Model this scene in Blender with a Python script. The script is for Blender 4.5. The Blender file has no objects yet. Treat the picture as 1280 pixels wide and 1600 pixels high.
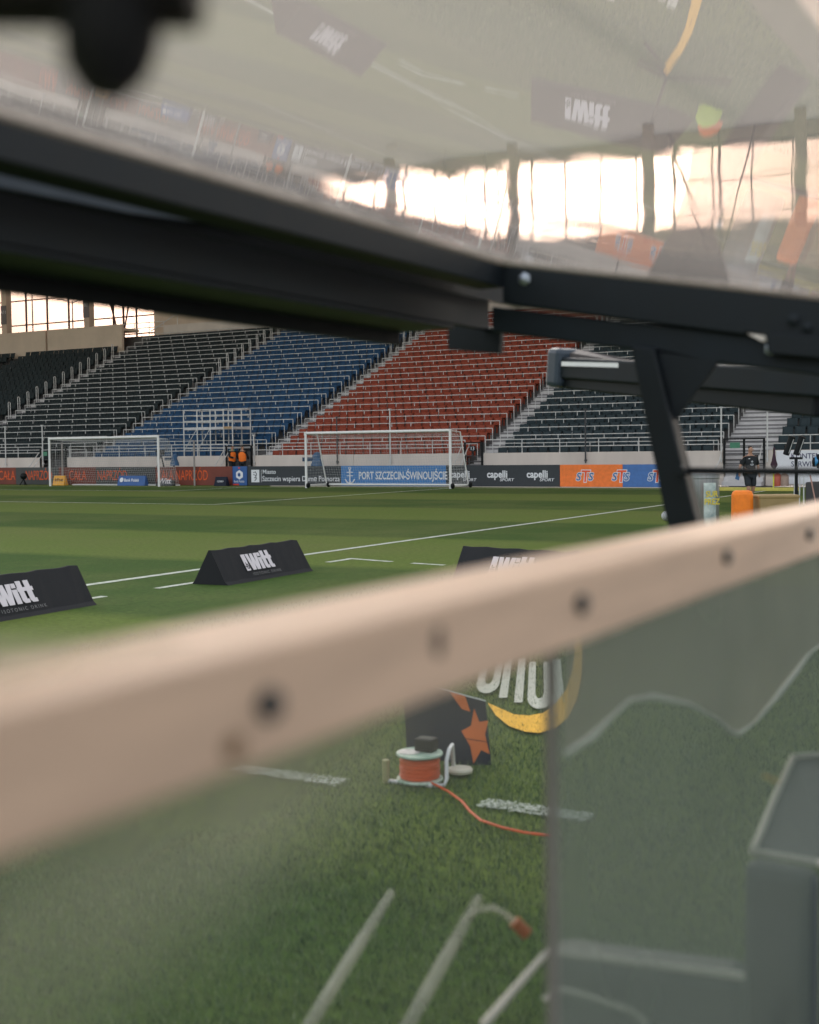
import bpy, bmesh, math, random
import numpy as np
from mathutils import Vector, Matrix
R = math.radians
random.seed(7); rng = np.random.default_rng(7)
SC = bpy.context.scene
COL = SC.collection

# ------------------------------------------------------------------ camera
FPX = 1957.38
CF = Vector((-0.4901999, 0.87023283, -0.0489784)).normalized()
CR = Vector((0.87150043, 0.49025495, -0.01170866)).normalized()
CU = CR.cross(CF).normalized()
CP = Vector((11.3517, -48.4313, 1.6583))
cd = bpy.data.cameras.new("camera"); cam = bpy.data.objects.new("camera", cd); COL.objects.link(cam)
cd.sensor_fit = 'VERTICAL'; cd.sensor_height = 36; cd.sensor_width = 28.8; cd.lens = FPX / 1600 * 36
cd.clip_start = 0.02; cd.clip_end = 3000
cd.dof.use_dof = True; cd.dof.focus_distance = 26; cd.dof.aperture_fstop = 3.0; cd.dof.aperture_blades = 9
cam.matrix_world = Matrix((( CR.x, CU.x, -CF.x, CP.x), (CR.y, CU.y, -CF.y, CP.y), (CR.z, CU.z, -CF.z, CP.z), (0, 0, 0, 1)))
SC.camera = cam

# ------------------------------------------------------------------ world, sun, exposure
SUN_EL, SUN_AZ = 13, -28
w = bpy.data.worlds.new("World"); SC.world = w; w.use_nodes = True
nt = w.node_tree; nt.nodes.clear()
sky = nt.nodes.new('ShaderNodeTexSky'); sky.sky_type = 'NISHITA'; sky.sun_disc = False
sky.sun_elevation = R(SUN_EL); sky.sun_rotation = R(SUN_AZ); sky.air_density = 1.0; sky.dust_density = 6.0; sky.ozone_density = 0.6
hsv = nt.nodes.new('ShaderNodeHueSaturation'); hsv.inputs['Saturation'].default_value = 0.38
bg = nt.nodes.new('ShaderNodeBackground'); bg.inputs['Strength'].default_value = 0.15
ow = nt.nodes.new('ShaderNodeOutputWorld')
nt.links.new(sky.outputs[0], hsv.inputs['Color']); nt.links.new(hsv.outputs[0], bg.inputs[0]); nt.links.new(bg.outputs[0], ow.inputs[0])
ld = bpy.data.lights.new("sun", 'SUN'); ld.energy = 1.5; ld.angle = R(22); ld.color = (1, .88, .76)
sun = bpy.data.objects.new("sun", ld); COL.objects.link(sun)
sv = Vector((math.sin(R(SUN_AZ)) * math.cos(R(SUN_EL)), math.cos(R(SUN_AZ)) * math.cos(R(SUN_EL)), math.sin(R(SUN_EL))))
sun.rotation_euler = sv.to_track_quat('Z', 'Y').to_euler(); sun.location = sv * 100
SC.view_settings.view_transform = 'Standard'; SC.view_settings.look = 'None'
SC.view_settings.exposure = 2.2; SC.view_settings.gamma = 1.0; SC.view_settings.use_curve_mapping = False

# ------------------------------------------------------------------ helpers
def ray(x, y): return CF + CR * ((x - 640) / FPX) - CU * ((y - 800) / FPX)
def on(x, y, ax, v):
    d = ray(x, y); t = (v - CP[ax]) / d[ax]; return CP + d * t
def at(x, y, t): return CP + ray(x, y) * t

_M = {}
def mat(name, col, rough=.6, metal=0, var=.12, scale=6, bump=0, bscale=40, spec=.5, alt=None, streak=None):
    if name in _M: return _M[name]
    m = bpy.data.materials.new(name); m.use_nodes = True; n = m.node_tree; b = n.nodes['Principled BSDF']
    tc = n.nodes.new('ShaderNodeTexCoord')
    src = tc.outputs['Object']
    if streak:
        mp = n.nodes.new('ShaderNodeMapping'); mp.inputs['Scale'].default_value = streak; n.links.new(src, mp.inputs[0]); src = mp.outputs[0]
    no = n.nodes.new('ShaderNodeTexNoise'); no.inputs['Scale'].default_value = scale; no.inputs['Detail'].default_value = 6; no.inputs['Roughness'].default_value = .6
    n.links.new(src, no.inputs['Vector'])
    rp = n.nodes.new('ShaderNodeValToRGB'); c = col
    lo = tuple(max(0, v * (1 - var)) for v in c) + (1,); hi = (tuple(min(1, v * (1 + var)) for v in c) if alt is None else tuple(alt)) + (1,)
    rp.color_ramp.elements[0].position = .3; rp.color_ramp.elements[1].position = .7
    rp.color_ramp.elements[0].color = lo; rp.color_ramp.elements[1].color = hi
    n.links.new(no.outputs['Fac'], rp.inputs[0]); n.links.new(rp.outputs[0], b.inputs['Base Color'])
    b.inputs['Metallic'].default_value = metal; b.inputs['Specular IOR Level'].default_value = spec
    rr = n.nodes.new('ShaderNodeMapRange'); rr.inputs['To Min'].default_value = max(.03, rough - .08); rr.inputs['To Max'].default_value = min(1, rough + .1)
    n.links.new(no.outputs['Fac'], rr.inputs[0]); n.links.new(rr.outputs[0], b.inputs['Roughness'])
    if bump:
        n2 = n.nodes.new('ShaderNodeTexNoise'); n2.inputs['Scale'].default_value = bscale; n2.inputs['Detail'].default_value = 4
        n.links.new(src, n2.inputs['Vector'])
        bp = n.nodes.new('ShaderNodeBump'); bp.inputs['Strength'].default_value = bump; bp.inputs['Distance'].default_value = .02
        n.links.new(n2.outputs['Fac'], bp.inputs['Height']); n.links.new(bp.outputs[0], b.inputs['Normal'])
    _M[name] = m; return m

def veil(name, tint, body, k, rough=.12, gloss=.12, trans=.5, bump=0, wave=None, ior=0, scale=2, fres=None, vlo=.6, vhi=1.25):
    """clear plastic sheet: transparent tint + a dusty body + a glossy reflection"""
    m = bpy.data.materials.new(name); m.use_nodes = True; n = m.node_tree; n.nodes.clear()
    o = n.nodes.new('ShaderNodeOutputMaterial')
    if ior:
        t = n.nodes.new('ShaderNodeBsdfRefraction'); t.inputs['IOR'].default_value = ior; t.inputs['Roughness'].default_value = 0
    else: t = n.nodes.new('ShaderNodeBsdfTransparent')
    t.inputs['Color'].default_value = tint + (1,)
    d = n.nodes.new('ShaderNodeBsdfDiffuse'); d.inputs[0].default_value = body + (1,)
    tl = n.nodes.new('ShaderNodeBsdfTranslucent'); tl.inputs[0].default_value = body + (1,)
    md = n.nodes.new('ShaderNodeMixShader'); md.inputs[0].default_value = trans
    n.links.new(d.outputs[0], md.inputs[1]); n.links.new(tl.outputs[0], md.inputs[2])
    g = n.nodes.new('ShaderNodeBsdfGlossy'); g.inputs['Roughness'].default_value = rough; g.inputs[0].default_value = (.95, .95, .95, 1)
    mx = n.nodes.new('ShaderNodeMixShader'); mg = n.nodes.new('ShaderNodeMixShader')
    tc = n.nodes.new('ShaderNodeTexCoord')
    no = n.nodes.new('ShaderNodeTexNoise'); no.inputs['Scale'].default_value = scale; no.inputs['Detail'].default_value = 3
    n.links.new(tc.outputs['Object'], no.inputs['Vector'])
    rr = n.nodes.new('ShaderNodeMapRange'); rr.inputs['From Min'].default_value = .3; rr.inputs['From Max'].default_value = .7
    rr.inputs['To Min'].default_value = k * vlo; rr.inputs['To Max'].default_value = k * vhi
    n.links.new(no.outputs['Fac'], rr.inputs[0]); n.links.new(rr.outputs[0], mx.inputs[0])
    n.links.new(t.outputs[0], mx.inputs[1]); n.links.new(md.outputs[0], mx.inputs[2])
    n.links.new(mx.outputs[0], mg.inputs[1]); n.links.new(g.outputs[0], mg.inputs[2])
    if fres:
        f = n.nodes.new('ShaderNodeFresnel'); f.inputs[0].default_value = fres; n.links.new(f.outputs[0], mg.inputs[0])
    else: mg.inputs[0].default_value = gloss
    if bump:
        mp = n.nodes.new('ShaderNodeMapping'); mp.inputs['Scale'].default_value = wave or (1, 1, 1)
        n.links.new(tc.outputs['Object'], mp.inputs[0])
        n2 = n.nodes.new('ShaderNodeTexNoise'); n2.inputs['Scale'].default_value = 1; n2.inputs['Detail'].default_value = 2
        n.links.new(mp.outputs[0], n2.inputs['Vector'])
        bp = n.nodes.new('ShaderNodeBump'); bp.inputs['Strength'].default_value = 1; bp.inputs['Distance'].default_value = bump
        n.links.new(n2.outputs['Fac'], bp.inputs['Height'])
        n.links.new(bp.outputs[0], g.inputs['Normal'])
        if ior:
            b2 = n.nodes.new('ShaderNodeBump'); b2.inputs['Distance'].default_value = bump * 34; n.links.new(n2.outputs['Fac'], b2.inputs['Height']); n.links.new(b2.outputs[0], t.inputs['Normal'])
    n.links.new(mg.outputs[0], o.inputs[0]); return m

class MB:
    def __init__(s): s.v = []; s.f = []; s.m = []; s.mi = 0
    def add(s, vs, fs):
        k = len(s.v); s.v += [tuple(p) for p in vs]; s.f += [tuple(i + k for i in f) for f in fs]; s.m += [s.mi] * len(fs); return s
    def hexa(s, p): return s.add(p, [(0, 3, 2, 1), (4, 5, 6, 7), (0, 1, 5, 4), (1, 2, 6, 5), (2, 3, 7, 6), (3, 0, 4, 7)])
    def box(s, a, b):
        (x0, y0, z0), (x1, y1, z1) = a, b
        return s.hexa([(x0, y0, z0), (x1, y0, z0), (x1, y1, z0), (x0, y1, z0), (x0, y0, z1), (x1, y0, z1), (x1, y1, z1), (x0, y1, z1)])
    def beam(s, a, b, wd, ht, up=(0, 0, 1)):
        a, b = Vector(a), Vector(b); d = (b - a).normalized(); sd = d.cross(Vector(up)).normalized(); u = sd.cross(d).normalized()
        q = [sd * -wd / 2 + u * -ht / 2, sd * wd / 2 + u * -ht / 2, sd * wd / 2 + u * ht / 2, sd * -wd / 2 + u * ht / 2]
        return s.add([a + k for k in q] + [b + k for k in q], [(3, 2, 1, 0), (4, 5, 6, 7), (0, 1, 5, 4), (1, 2, 6, 5), (2, 3, 7, 6), (3, 0, 4, 7)])
    def tube(s, pts, r, n=8, caps=True):
        pts = [Vector(p) for p in pts]; rs = r if isinstance(r, (list, tuple)) else [r] * len(pts); vs = []; fs = []; prev = None
        for i, p in enumerate(pts):
            d = (pts[min(i + 1, len(pts) - 1)] - pts[max(i - 1, 0)]).normalized()
            if prev is None: a = d.cross(Vector((0, 0, 1)) if abs(d.z) < .9 else Vector((1, 0, 0))).normalized()
            else: a = (prev - d * prev.dot(d)).normalized()
            prev = a; b = d.cross(a)
            for k in range(n):
                t = 2 * math.pi * (k + .5) / n; vs.append(p + (a * math.cos(t) + b * math.sin(t)) * rs[i])
        for i in range(len(pts) - 1):
            for k in range(n): fs.append((i * n + k, i * n + (k + 1) % n, (i + 1) * n + (k + 1) % n, (i + 1) * n + k))
        if caps: fs.append(tuple(range(n - 1, -1, -1))); fs.append(tuple(range((len(pts) - 1) * n, len(pts) * n)))
        return s.add(vs, fs)
    def lathe(s, prof, o=(0, 0, 0), ax=(0, 0, 1), n=24):
        ax = Vector(ax).normalized(); a = ax.cross(Vector((1, 0, 0)) if abs(ax.x) < .9 else Vector((0, 1, 0))).normalized(); b = ax.cross(a); o = Vector(o); vs = []; fs = []
        for (r, h) in prof:
            for k in range(n):
                t = 2 * math.pi * k / n; vs.append(o + ax * h + (a * math.cos(t) + b * math.sin(t)) * r)
        for i in range(len(prof) - 1):
            for k in range(n): fs.append((i * n + k, i * n + (k + 1) % n, (i + 1) * n + (k + 1) % n, (i + 1) * n + k))
        fs.append(tuple(range(n - 1, -1, -1))); fs.append(tuple(range((len(prof) - 1) * n, len(prof) * n)))
        return s.add(vs, fs)
    def prism(s, poly, nrm, th):
        poly = [Vector(p) for p in poly]; nrm = Vector(nrm).normalized() * th; n = len(poly)
        return s.add(poly + [p + nrm for p in poly], [tuple(range(n - 1, -1, -1)), tuple(range(n, 2 * n))] + [(i, (i + 1) % n, n + (i + 1) % n, n + i) for i in range(n)])
    def build(s, name, mats, parent=None, smooth=False, bevel=0, loc=None, sub=0):
        me = bpy.data.meshes.new(name); me.from_pydata(s.v, [], s.f)
        if not isinstance(mats, (list, tuple)): mats = [mats]
        for m in mats: me.materials.append(m)
        if len(mats) > 1: me.polygons.foreach_set('material_index', s.m)
        bm = bmesh.new(); bm.from_mesh(me); bmesh.ops.recalc_face_normals(bm, faces=bm.faces)
        if smooth:
            for f in bm.faces: f.smooth = True
        bm.to_mesh(me); bm.free()
        o = bpy.data.objects.new(name, me); COL.objects.link(o)
        if parent: o.parent = parent
        if smooth:
            es = o.modifiers.new('split', 'EDGE_SPLIT'); es.split_angle = R(40)
        if bevel:
            b = o.modifiers.new('bevel', 'BEVEL'); b.width = bevel; b.segments = 2; b.limit_method = 'ANGLE'
        if sub:
            b = o.modifiers.new('sub', 'SUBSURF'); b.levels = sub; b.render_levels = sub
        return o

def tag(o, label=None, cat=None, group=None, kind=None):
    if label: o['label'] = label
    if cat: o['category'] = cat
    if group: o['group'] = group
    if kind: o['kind'] = kind
    return o
def empty(name, label, cat, loc=(0, 0, 0), group=None, rz=0):
    o = bpy.data.objects.new(name, None); COL.objects.link(o); o.location = loc; o.rotation_euler.z = rz; o.empty_display_size = .2
    return tag(o, label, cat, group)
def local(o, name, mb, m, **k):
    """build a part whose mesh was given in world coordinates under a thing that sits at o.location (no rotation)"""
    l = o.location; mb.v = [(x - l.x, y - l.y, z - l.z) for x, y, z in mb.v]
    return mb.build(name, m, o, **k)
def text(name, body, org, right, up, size, m, parent=None, align='LEFT', bold=0, shear=0, xs=1, ext=.002, mirror=False, sp=1, rel=True):
    cu = bpy.data.curves.new('t', 'FONT'); cu.body = body; cu.size = 1; cu.align_x = align; cu.offset = bold; cu.shear = shear; cu.space_character = sp; cu.resolution_u = 3
    to = bpy.data.objects.new('t', cu); COL.objects.link(to)
    dg = bpy.context.evaluated_depsgraph_get(); me = bpy.data.meshes.new_from_object(to.evaluated_get(dg))
    bpy.data.objects.remove(to); right = Vector(right).normalized(); up = Vector(up).normalized(); nrm = right.cross(up); org = Vector(org)
    if parent is not None and rel: org = org - parent.location
    if mirror: right = -right
    for v in me.vertices:
        v.co = org + right * (v.co.x * size * xs) + up * (v.co.y * size) + nrm * (ext + v.co.z)
    me.materials.clear(); me.materials.append(m); me.name = name
    o = bpy.data.objects.new(name, me); COL.objects.link(o)
    if parent: o.parent = parent
    return o
ORD = ['first', 'second', 'third', 'fourth', 'fifth', 'sixth', 'seventh', 'eighth', 'ninth', 'tenth', 'eleventh', 'twelfth', 'thirteenth', 'fourteenth', 'fifteenth', 'sixteenth', 'seventeenth', 'eighteenth', 'nineteenth', 'twentieth', 'twenty-first', 'twenty-second', 'twenty-third', 'twenty-fourth', 'twenty-fifth', 'twenty-sixth']

# ------------------------------------------------------------------ materials
frame_m = mat('charcoal powder coat', (.0035, .0060, .0080), .5, spec=.28, var=.25, scale=14, bump=.05, bscale=300)
frame2_m = mat('charcoal powder coat worn', (.0045, .0080, .0110), .55, spec=.28, var=.3, scale=8)
black_m = mat('black rubber', (.004, .005, .0055), .6, spec=.3)
blackcloth = mat('black cloth', (.010, .010, .012), .85, bump=.2, bscale=120)
bolt_m = mat('zinc bolt', (.35, .37, .40), .35, metal=.9)
beige_m = mat('beige painted wood', (.72, .51, .37), .6, var=.16, scale=5, bump=.05, streak=(6, .6, 6))
screw_m = mat('dark screw', (.035, .05, .06), .35, metal=.6)
galv_m = mat('galvanised steel', (.62, .61, .60), .45, metal=.35, var=.2, scale=3)
conc_m = mat('light concrete', (.40, .37, .355), .85, var=.14, scale=1.3, bump=.15, bscale=9)
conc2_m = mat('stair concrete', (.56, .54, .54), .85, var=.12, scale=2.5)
wallc_m = mat('pale cast wall', (.64, .56, .50), .8, var=.10, scale=.7, bump=.1, bscale=6, streak=(1, 1, .35))
bwall_m = mat('beige concourse wall', (.62, .50, .39), .85, var=.08, scale=.8)
white_m = mat('white paint', (.78, .76, .74), .4, var=.05)
pale_m = mat('pale piping', (.66, .58, .50), .5)
roofc_m = mat('roof underside', (.10, .105, .11), .8, var=.2, scale=.4)
steel_m = mat('dark steel', (.05, .05, .055), .5)
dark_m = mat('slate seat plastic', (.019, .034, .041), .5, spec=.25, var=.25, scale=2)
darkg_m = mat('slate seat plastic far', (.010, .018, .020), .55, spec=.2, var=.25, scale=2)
blue_m = mat('blue seat plastic', (.008, .052, .125), .5, spec=.25, var=.2, scale=2)
red_m = mat('red seat plastic', (.25, .044, .020), .5, spec=.25, var=.2, scale=2)
orange_m = mat('orange vest', (.95, .19, .015), .7, var=.1)
skin_m = mat('skin', (.42, .22, .14), .5, var=.08)
hair_m = mat('dark hair', (.02, .014, .01), .6)
tee_m = mat('black jersey', (.012, .014, .017), .8)
navy_m = mat('navy panel', (.006, .010, .024), .55, spec=.25)
lw_m = mat('sign white', (.75, .75, .78), .5, var=.04)
lpink_m = mat('board white', (.66, .60, .62), .6, var=.05)

# ------------------------------------------------------------------ setting: ground and pitch
def grass_mat(name, stripes):
    m = bpy.data.materials.new(name); m.use_nodes = True; n = m.node_tree; b = n.nodes['Principled BSDF']; L = n.links.new
    tc = n.nodes.new('ShaderNodeTexCoord'); sp = n.nodes.new('ShaderNodeSeparateXYZ'); L(tc.outputs['Object'], sp.inputs[0])
    wn = n.nodes.new('ShaderNodeTexNoise'); wn.inputs['Scale'].default_value = .6; L(tc.outputs['Object'], wn.inputs[0])
    ad = n.nodes.new('ShaderNodeMath'); ad.operation = 'MULTIPLY_ADD'; ad.inputs[1].default_value = .5; L(wn.outputs['Fac'], ad.inputs[0]); L(sp.outputs['Y'], ad.inputs[2])
    ml = n.nodes.new('ShaderNodeMath'); ml.operation = 'MULTIPLY'; ml.inputs[1].default_value = math.pi / 5.5; L(ad.outputs[0], ml.inputs[0])
    sn = n.nodes.new('ShaderNodeMath'); sn.operation = 'SINE'; L(ml.outputs[0], sn.inputs[0])
    st = n.nodes.new('ShaderNodeMapRange'); st.inputs['From Min'].default_value = -.15; st.inputs['From Max'].default_value = .15; L(sn.outputs[0], st.inputs[0])
    c1 = n.nodes.new('ShaderNodeMixRGB'); c1.inputs[1].default_value = (.036, .080, .010, 1); c1.inputs[2].default_value = (.092, .136, .021, 1)
    if stripes: L(st.outputs[0], c1.inputs[0])
    else: c1.inputs[0].default_value = .3
    n1 = n.nodes.new('ShaderNodeTexNoise'); n1.inputs['Scale'].default_value = .22; n1.inputs['Detail'].default_value = 8; n1.inputs['Roughness'].default_value = .65; L(tc.outputs['Object'], n1.inputs[0])
    r1 = n.nodes.new('ShaderNodeMapRange'); r1.inputs['From Min'].default_value = .42; r1.inputs['From Max'].default_value = .68; L(n1.outputs['Fac'], r1.inputs[0])
    c2 = n.nodes.new('ShaderNodeMixRGB'); c2.inputs[2].default_value = (.125, .135, .040, 1); L(c1.outputs[0], c2.inputs[1])
    s2 = n.nodes.new('ShaderNodeMath'); s2.operation = 'MULTIPLY'; s2.inputs[1].default_value = .5; L(r1.outputs[0], s2.inputs[0]); L(s2.outputs[0], c2.inputs[0])
    mp = n.nodes.new('ShaderNodeMapping'); mp.inputs['Scale'].default_value = (9, 22, 1); L(tc.outputs['Object'], mp.inputs[0])
    n3 = n.nodes.new('ShaderNodeTexNoise'); n3.inputs['Scale'].default_value = 1.2; n3.inputs['Detail'].default_value = 9; n3.inputs['Roughness'].default_value = .75; L(mp.outputs[0], n3.inputs[0])
    r3 = n.nodes.new('ShaderNodeMapRange'); r3.inputs['From Min'].default_value = .3; r3.inputs['From Max'].default_value = .7; r3.inputs['To Min'].default_value = .55; r3.inputs['To Max'].default_value = 1.5; L(n3.outputs['Fac'], r3.inputs[0])
    c3 = n.nodes.new('ShaderNodeVectorMath'); c3.operation = 'SCALE'; L(c2.outputs[0], c3.inputs[0]); L(r3.outputs[0], c3.inputs['Scale'])
    L(c3.outputs[0], b.inputs['Base Color']); b.inputs['Roughness'].default_value = .9; b.inputs['Specular IOR Level'].default_value = .15
    bp = n.nodes.new('ShaderNodeBump'); bp.inputs['Strength'].default_value = .5; bp.inputs['Distance'].default_value = .03; L(n3.outputs['Fac'], bp.inputs['Height']); L(bp.outputs[0], b.inputs['Normal'])
    return m
pitch_m = grass_mat('mown turf', True)
def sheet(name, x0, y0, x1, y1, z, m, kind='structure', nx=1, ny=1):
    mb = MB()
    for i in range(nx):
        for j in range(ny):
            a, b = x0 + (x1 - x0) * i / nx, x0 + (x1 - x0) * (i + 1) / nx; c, d = y0 + (y1 - y0) * j / ny, y0 + (y1 - y0) * (j + 1) / ny
            mb.add([(a, c, z), (b, c, z), (b, d, z), (a, d, z)], [(0, 1, 2, 3)])
    return tag(mb.build(name, m), kind=kind)
asph_m = mat('grey ground', (.11, .105, .10), .9, var=.2, scale=.3)
sheet('ground', -700, -500, 700, 900, -.03, asph_m)
sheet('pitch', -90, -125, 10.78, 2.6, 0, pitch_m)
line_m = mat('line paint', (.40, .46, .34), .9, var=.3, scale=7, alt=(.66, .68, .62))
def painted(name, segs, wd=.12, z=.004):
    mb = MB()
    for (x0, y0, x1, y1) in segs:
        d = Vector((x1 - x0, y1 - y0, 0)).normalized(); s = Vector((-d.y, d.x, 0)) * wd / 2
        n = max(1, int(math.hypot(x1 - x0, y1 - y0) / 2)) if z > .01 else 1
        mb.add([Vector((x0, y0, z)) + s, Vector((x0, y0, z)) - s, Vector((x1, y1, z)) - s, Vector((x1, y1, z)) + s], [(0, 1, 2, 3)])
    return tag(mb.build(name, line_m), kind='structure')
painted('touchline', [(0, -105, 0, 0)], .14)
painted('goal_line', [(-68, 0, -.08, 0)], .12)
painted('penalty_area_line', [(-13.84, -16.44, -13.84, -.07), (-54.16, -16.5, -13.78, -16.5), (-24.84, -5.44, -24.84, -.07), (-43.16, -5.5, -24.78, -5.5), (-43.16, -5.44, -43.16, -.07)], .14)
painted('technical_area_marking', [(1.1, -38.2, 1.1, -37.5), (1.1, -36.6, 1.1, -35.6), (1.1, -32.75, 1.1, -32.13), (1.04, -32.06, 1.95, -32.3), (2.35, -32.4, 2.95, -32.5)], .11)

# near turf: individual blades round the dugout, thinning with distance
def blades():
    N = 300000
    th = rng.uniform(0, 1, N * 5); X = rng.uniform(3.5, 10.75, N * 5); Y = rng.uniform(-48.5, -33.5, N * 5)
    d = np.hypot(X - CP.x, Y - CP.y); keep = th < np.clip((5.2 / d) ** 2.2, 0, 1); X = X[keep][:N]; Y = Y[keep][:N]; n = len(X)
    d = np.hypot(X - CP.x, Y - CP.y)
    h = rng.uniform(.014, .040, n); a = rng.uniform(0, 2 * math.pi, n); wd = rng.uniform(.0010, .0022, n) * np.clip(d / 5, .8, 2.2)
    lx = rng.normal(0, .012, n); ly = rng.normal(0, .012, n)
    V = np.zeros((n, 3, 3)); V[:, 0, 0] = X - np.cos(a) * wd; V[:, 0, 1] = Y - np.sin(a) * wd; V[:, 1, 0] = X + np.cos(a) * wd; V[:, 1, 1] = Y + np.sin(a) * wd
    V[:, 2, 0] = X + lx; V[:, 2, 1] = Y + ly; V[:, 2, 2] = h
    me = bpy.data.meshes.new('grass'); me.vertices.add(n * 3); me.vertices.foreach_set('co', V.ravel().astype(np.float32))
    me.loops.add(n * 3); me.loops.foreach_set('vertex_index', np.arange(n * 3, dtype=np.int32)); me.polygons.add(n)
    me.polygons.foreach_set('loop_start', np.arange(0, n * 3, 3, dtype=np.int32)); me.polygons.foreach_set('loop_total', np.full(n, 3, dtype=np.int32))
    ms = [mat('blade green', (.046, .096, .034), .7, var=.3, scale=.5), mat('blade dark', (.020, .056, .020), .7, var=.3, scale=.5), mat('blade pale', (.18, .22, .11), .7, var=.3, scale=.5)]
    for m in ms: me.materials.append(m)
    me.polygons.foreach_set('material_index', rng.choice([0, 1, 2], n, p=[.44, .32, .24]).astype(np.int32))
    me.update(); o = bpy.data.objects.new('grass', me); COL.objects.link(o)
    tag(o, 'short mown green grass blades in front of the clear screen', 'grass', kind='stuff')
blades()
def speckled(name, base):
    m = mat(name, base, .9, var=.2, scale=60); return m
# dashed near marking and the painted emblem lie on the blade tips
nl = mat('near line paint', (.46, .48, .41), .9, var=.3, scale=60)
mb = MB()
for (x0, x1) in ((7.38, 8.03), (8.80, 9.34)):
    
    for i in range(22):
        for j in range(4):
            for k in range(9):
                a_ = x0 + (x1 - x0) * (i + (k % 3) / 3) / 22; c_ = -43.30 + .032 * (j + (k // 3) / 3); q_ = .010 * random.uniform(.3, 1)
                ox, oy, oz = random.uniform(-.008, .008), random.uniform(-.006, .006), random.uniform(.010, .020)
                if random.random() < .80: mb.add([(a_ + ox - q_, c_ + oy - .004, oz), (a_ + ox + q_, c_ + oy - .003, oz), (a_ + ox + q_ * .8, c_ + oy + .005, oz + .002), (a_ + ox - q_ * .9, c_ + oy + .004, oz)], [(0, 1, 2, 3)])
tag(mb.build('dashed_marking', nl), kind='structure')
yl = speckled('yellow turf paint', (.80, .42, .03)); wl = speckled('white turf paint', (.50, .49, .41))
emb = empty('painted_turf_emblem', 'yellow crescent and white letters painted on the turf behind the star panel', 'turf emblem', (8.2, -40.5, 0))
def gp(x, y): p = on(x, y, 2, .018); return p
cres_o = [(762, 1098), (775, 1118), (795, 1134), (820, 1143), (842, 1145), (868, 1138), (888, 1120), (902, 1092), (909, 1055), (910, 1015), (906, 985), (895, 960)]
cres_i = [(886, 962), (896, 990), (898, 1018), (894, 1050), (884, 1078), (868, 1100), (848, 1114), (826, 1118), (803, 1116), (785, 1108)]
mb = MB(); P = [gp(*q) for q in cres_o]; Q = [gp(*q) for q in reversed(cres_i)]
k = min(len(P), len(Q)); allp = P + [gp(*q) for q in cres_i]
mb.add(allp, [tuple(range(len(allp)))]); local(emb, 'crescent', mb, yl)
e1 = gp(878, 1098); e0 = gp(700, 1060); rt = (e1 - e0).normalized()
upv = (gp(866, 1000) - gp(873, 1100)); upv.z = 0; upn = upv.normalized()
for ch, x, yb in (('L', 874, 1099), ('O', 843, 1105), ('T', 810, 1098), ('T', 786, 1091), ('O', 760, 1082)):
    ln = 1.7
    # each letter reads mirrored from this side; only its foot shows below the bar
    base = gp(x, yb); base.z += .0012 * (len(emb.children) - 1)
    w_ = {'L': .26, 'O': .46, 'T': .18}[ch]; rr_ = Vector((CR.x, CR.y, 0)).normalized(); mb = MB()
    def pp(u, v): return base + rr_ * u + upn * v
    if ch == 'L': mb.add([pp(-.07, 0), pp(.035, 0), pp(.035, ln), pp(-.03, ln), pp(-.03, .30), pp(-.07, .30)], [tuple(range(6))])
    if ch == 'T': mb.add([pp(-.028, 0), pp(.028, 0), pp(.028, ln), pp(-.028, ln)], [(0, 1, 2, 3)])
    if ch == 'O':
        out = []; inn = []
        for i in range(13):
            t = math.pi * i / 12; out.append(pp(-.080 * math.cos(t), .38 - .38 * math.sin(t) - .05)); inn.append(pp(-.028 * math.cos(t), .52 - .24 * math.sin(t)))
        out = [pp(-.08, ln)] + out + [pp(.08, ln)]; inn = [pp(-.028, ln)] + inn + [pp(.028, ln)]
        for i in range(len(out) - 1): mb.add([out[i], out[i + 1], inn[i + 1], inn[i]], [(0, 1, 2, 3)])
    local(emb, 'letter', mb, wl)

# ------------------------------------------------------------------ grandstand
YW, ZT = 5.0, 1.50
TR, RS, Z0, Y0 = .85, .3825, .95, 5.25
def zf(j): return Z0 + RS * j
def yf(j): return Y0 + TR * j
BLK = [  # name, x0, x1, rows, rails, material key
    ('slate block right of the corner flag gate', -1.39, 9.0, 20, False, 0),
    ('slate block between the corner gate and gate 13', -14.33, -3.83, 24, True, 0),
    ('red block', -27.46, -15.56, 24, True, 2),
    ('blue block', -39.93, -28.67, 24, True, 1),
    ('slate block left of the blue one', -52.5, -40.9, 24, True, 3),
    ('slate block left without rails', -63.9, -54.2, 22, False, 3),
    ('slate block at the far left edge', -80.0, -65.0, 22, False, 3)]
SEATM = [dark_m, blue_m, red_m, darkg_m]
gates = [(on(x0, 715, 1, YW).x, on(x1, 715, 1, YW).x) for x0, x1 in ((1132, 1197), (728, 757), (356, 397), (66, 107))]
gs = empty('grandstand', 'big concrete grandstand behind the goals carrying slate, blue and red seats', 'grandstand', (-30, 5, 0))
mb = MB()
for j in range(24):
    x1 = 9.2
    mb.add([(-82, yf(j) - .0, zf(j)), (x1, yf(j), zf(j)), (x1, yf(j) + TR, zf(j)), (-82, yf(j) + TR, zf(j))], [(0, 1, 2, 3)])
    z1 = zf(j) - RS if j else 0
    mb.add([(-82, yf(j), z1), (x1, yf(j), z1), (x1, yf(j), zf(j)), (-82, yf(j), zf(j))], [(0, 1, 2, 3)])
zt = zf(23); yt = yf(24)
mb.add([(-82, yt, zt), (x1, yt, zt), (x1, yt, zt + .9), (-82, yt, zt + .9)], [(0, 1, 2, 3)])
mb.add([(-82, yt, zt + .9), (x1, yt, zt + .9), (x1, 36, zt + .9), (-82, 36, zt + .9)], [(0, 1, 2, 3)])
local(gs, 'terrace', mb, mat('terrace concrete', (.11, .105, .105), .9, var=.2, scale=.8))
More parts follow.
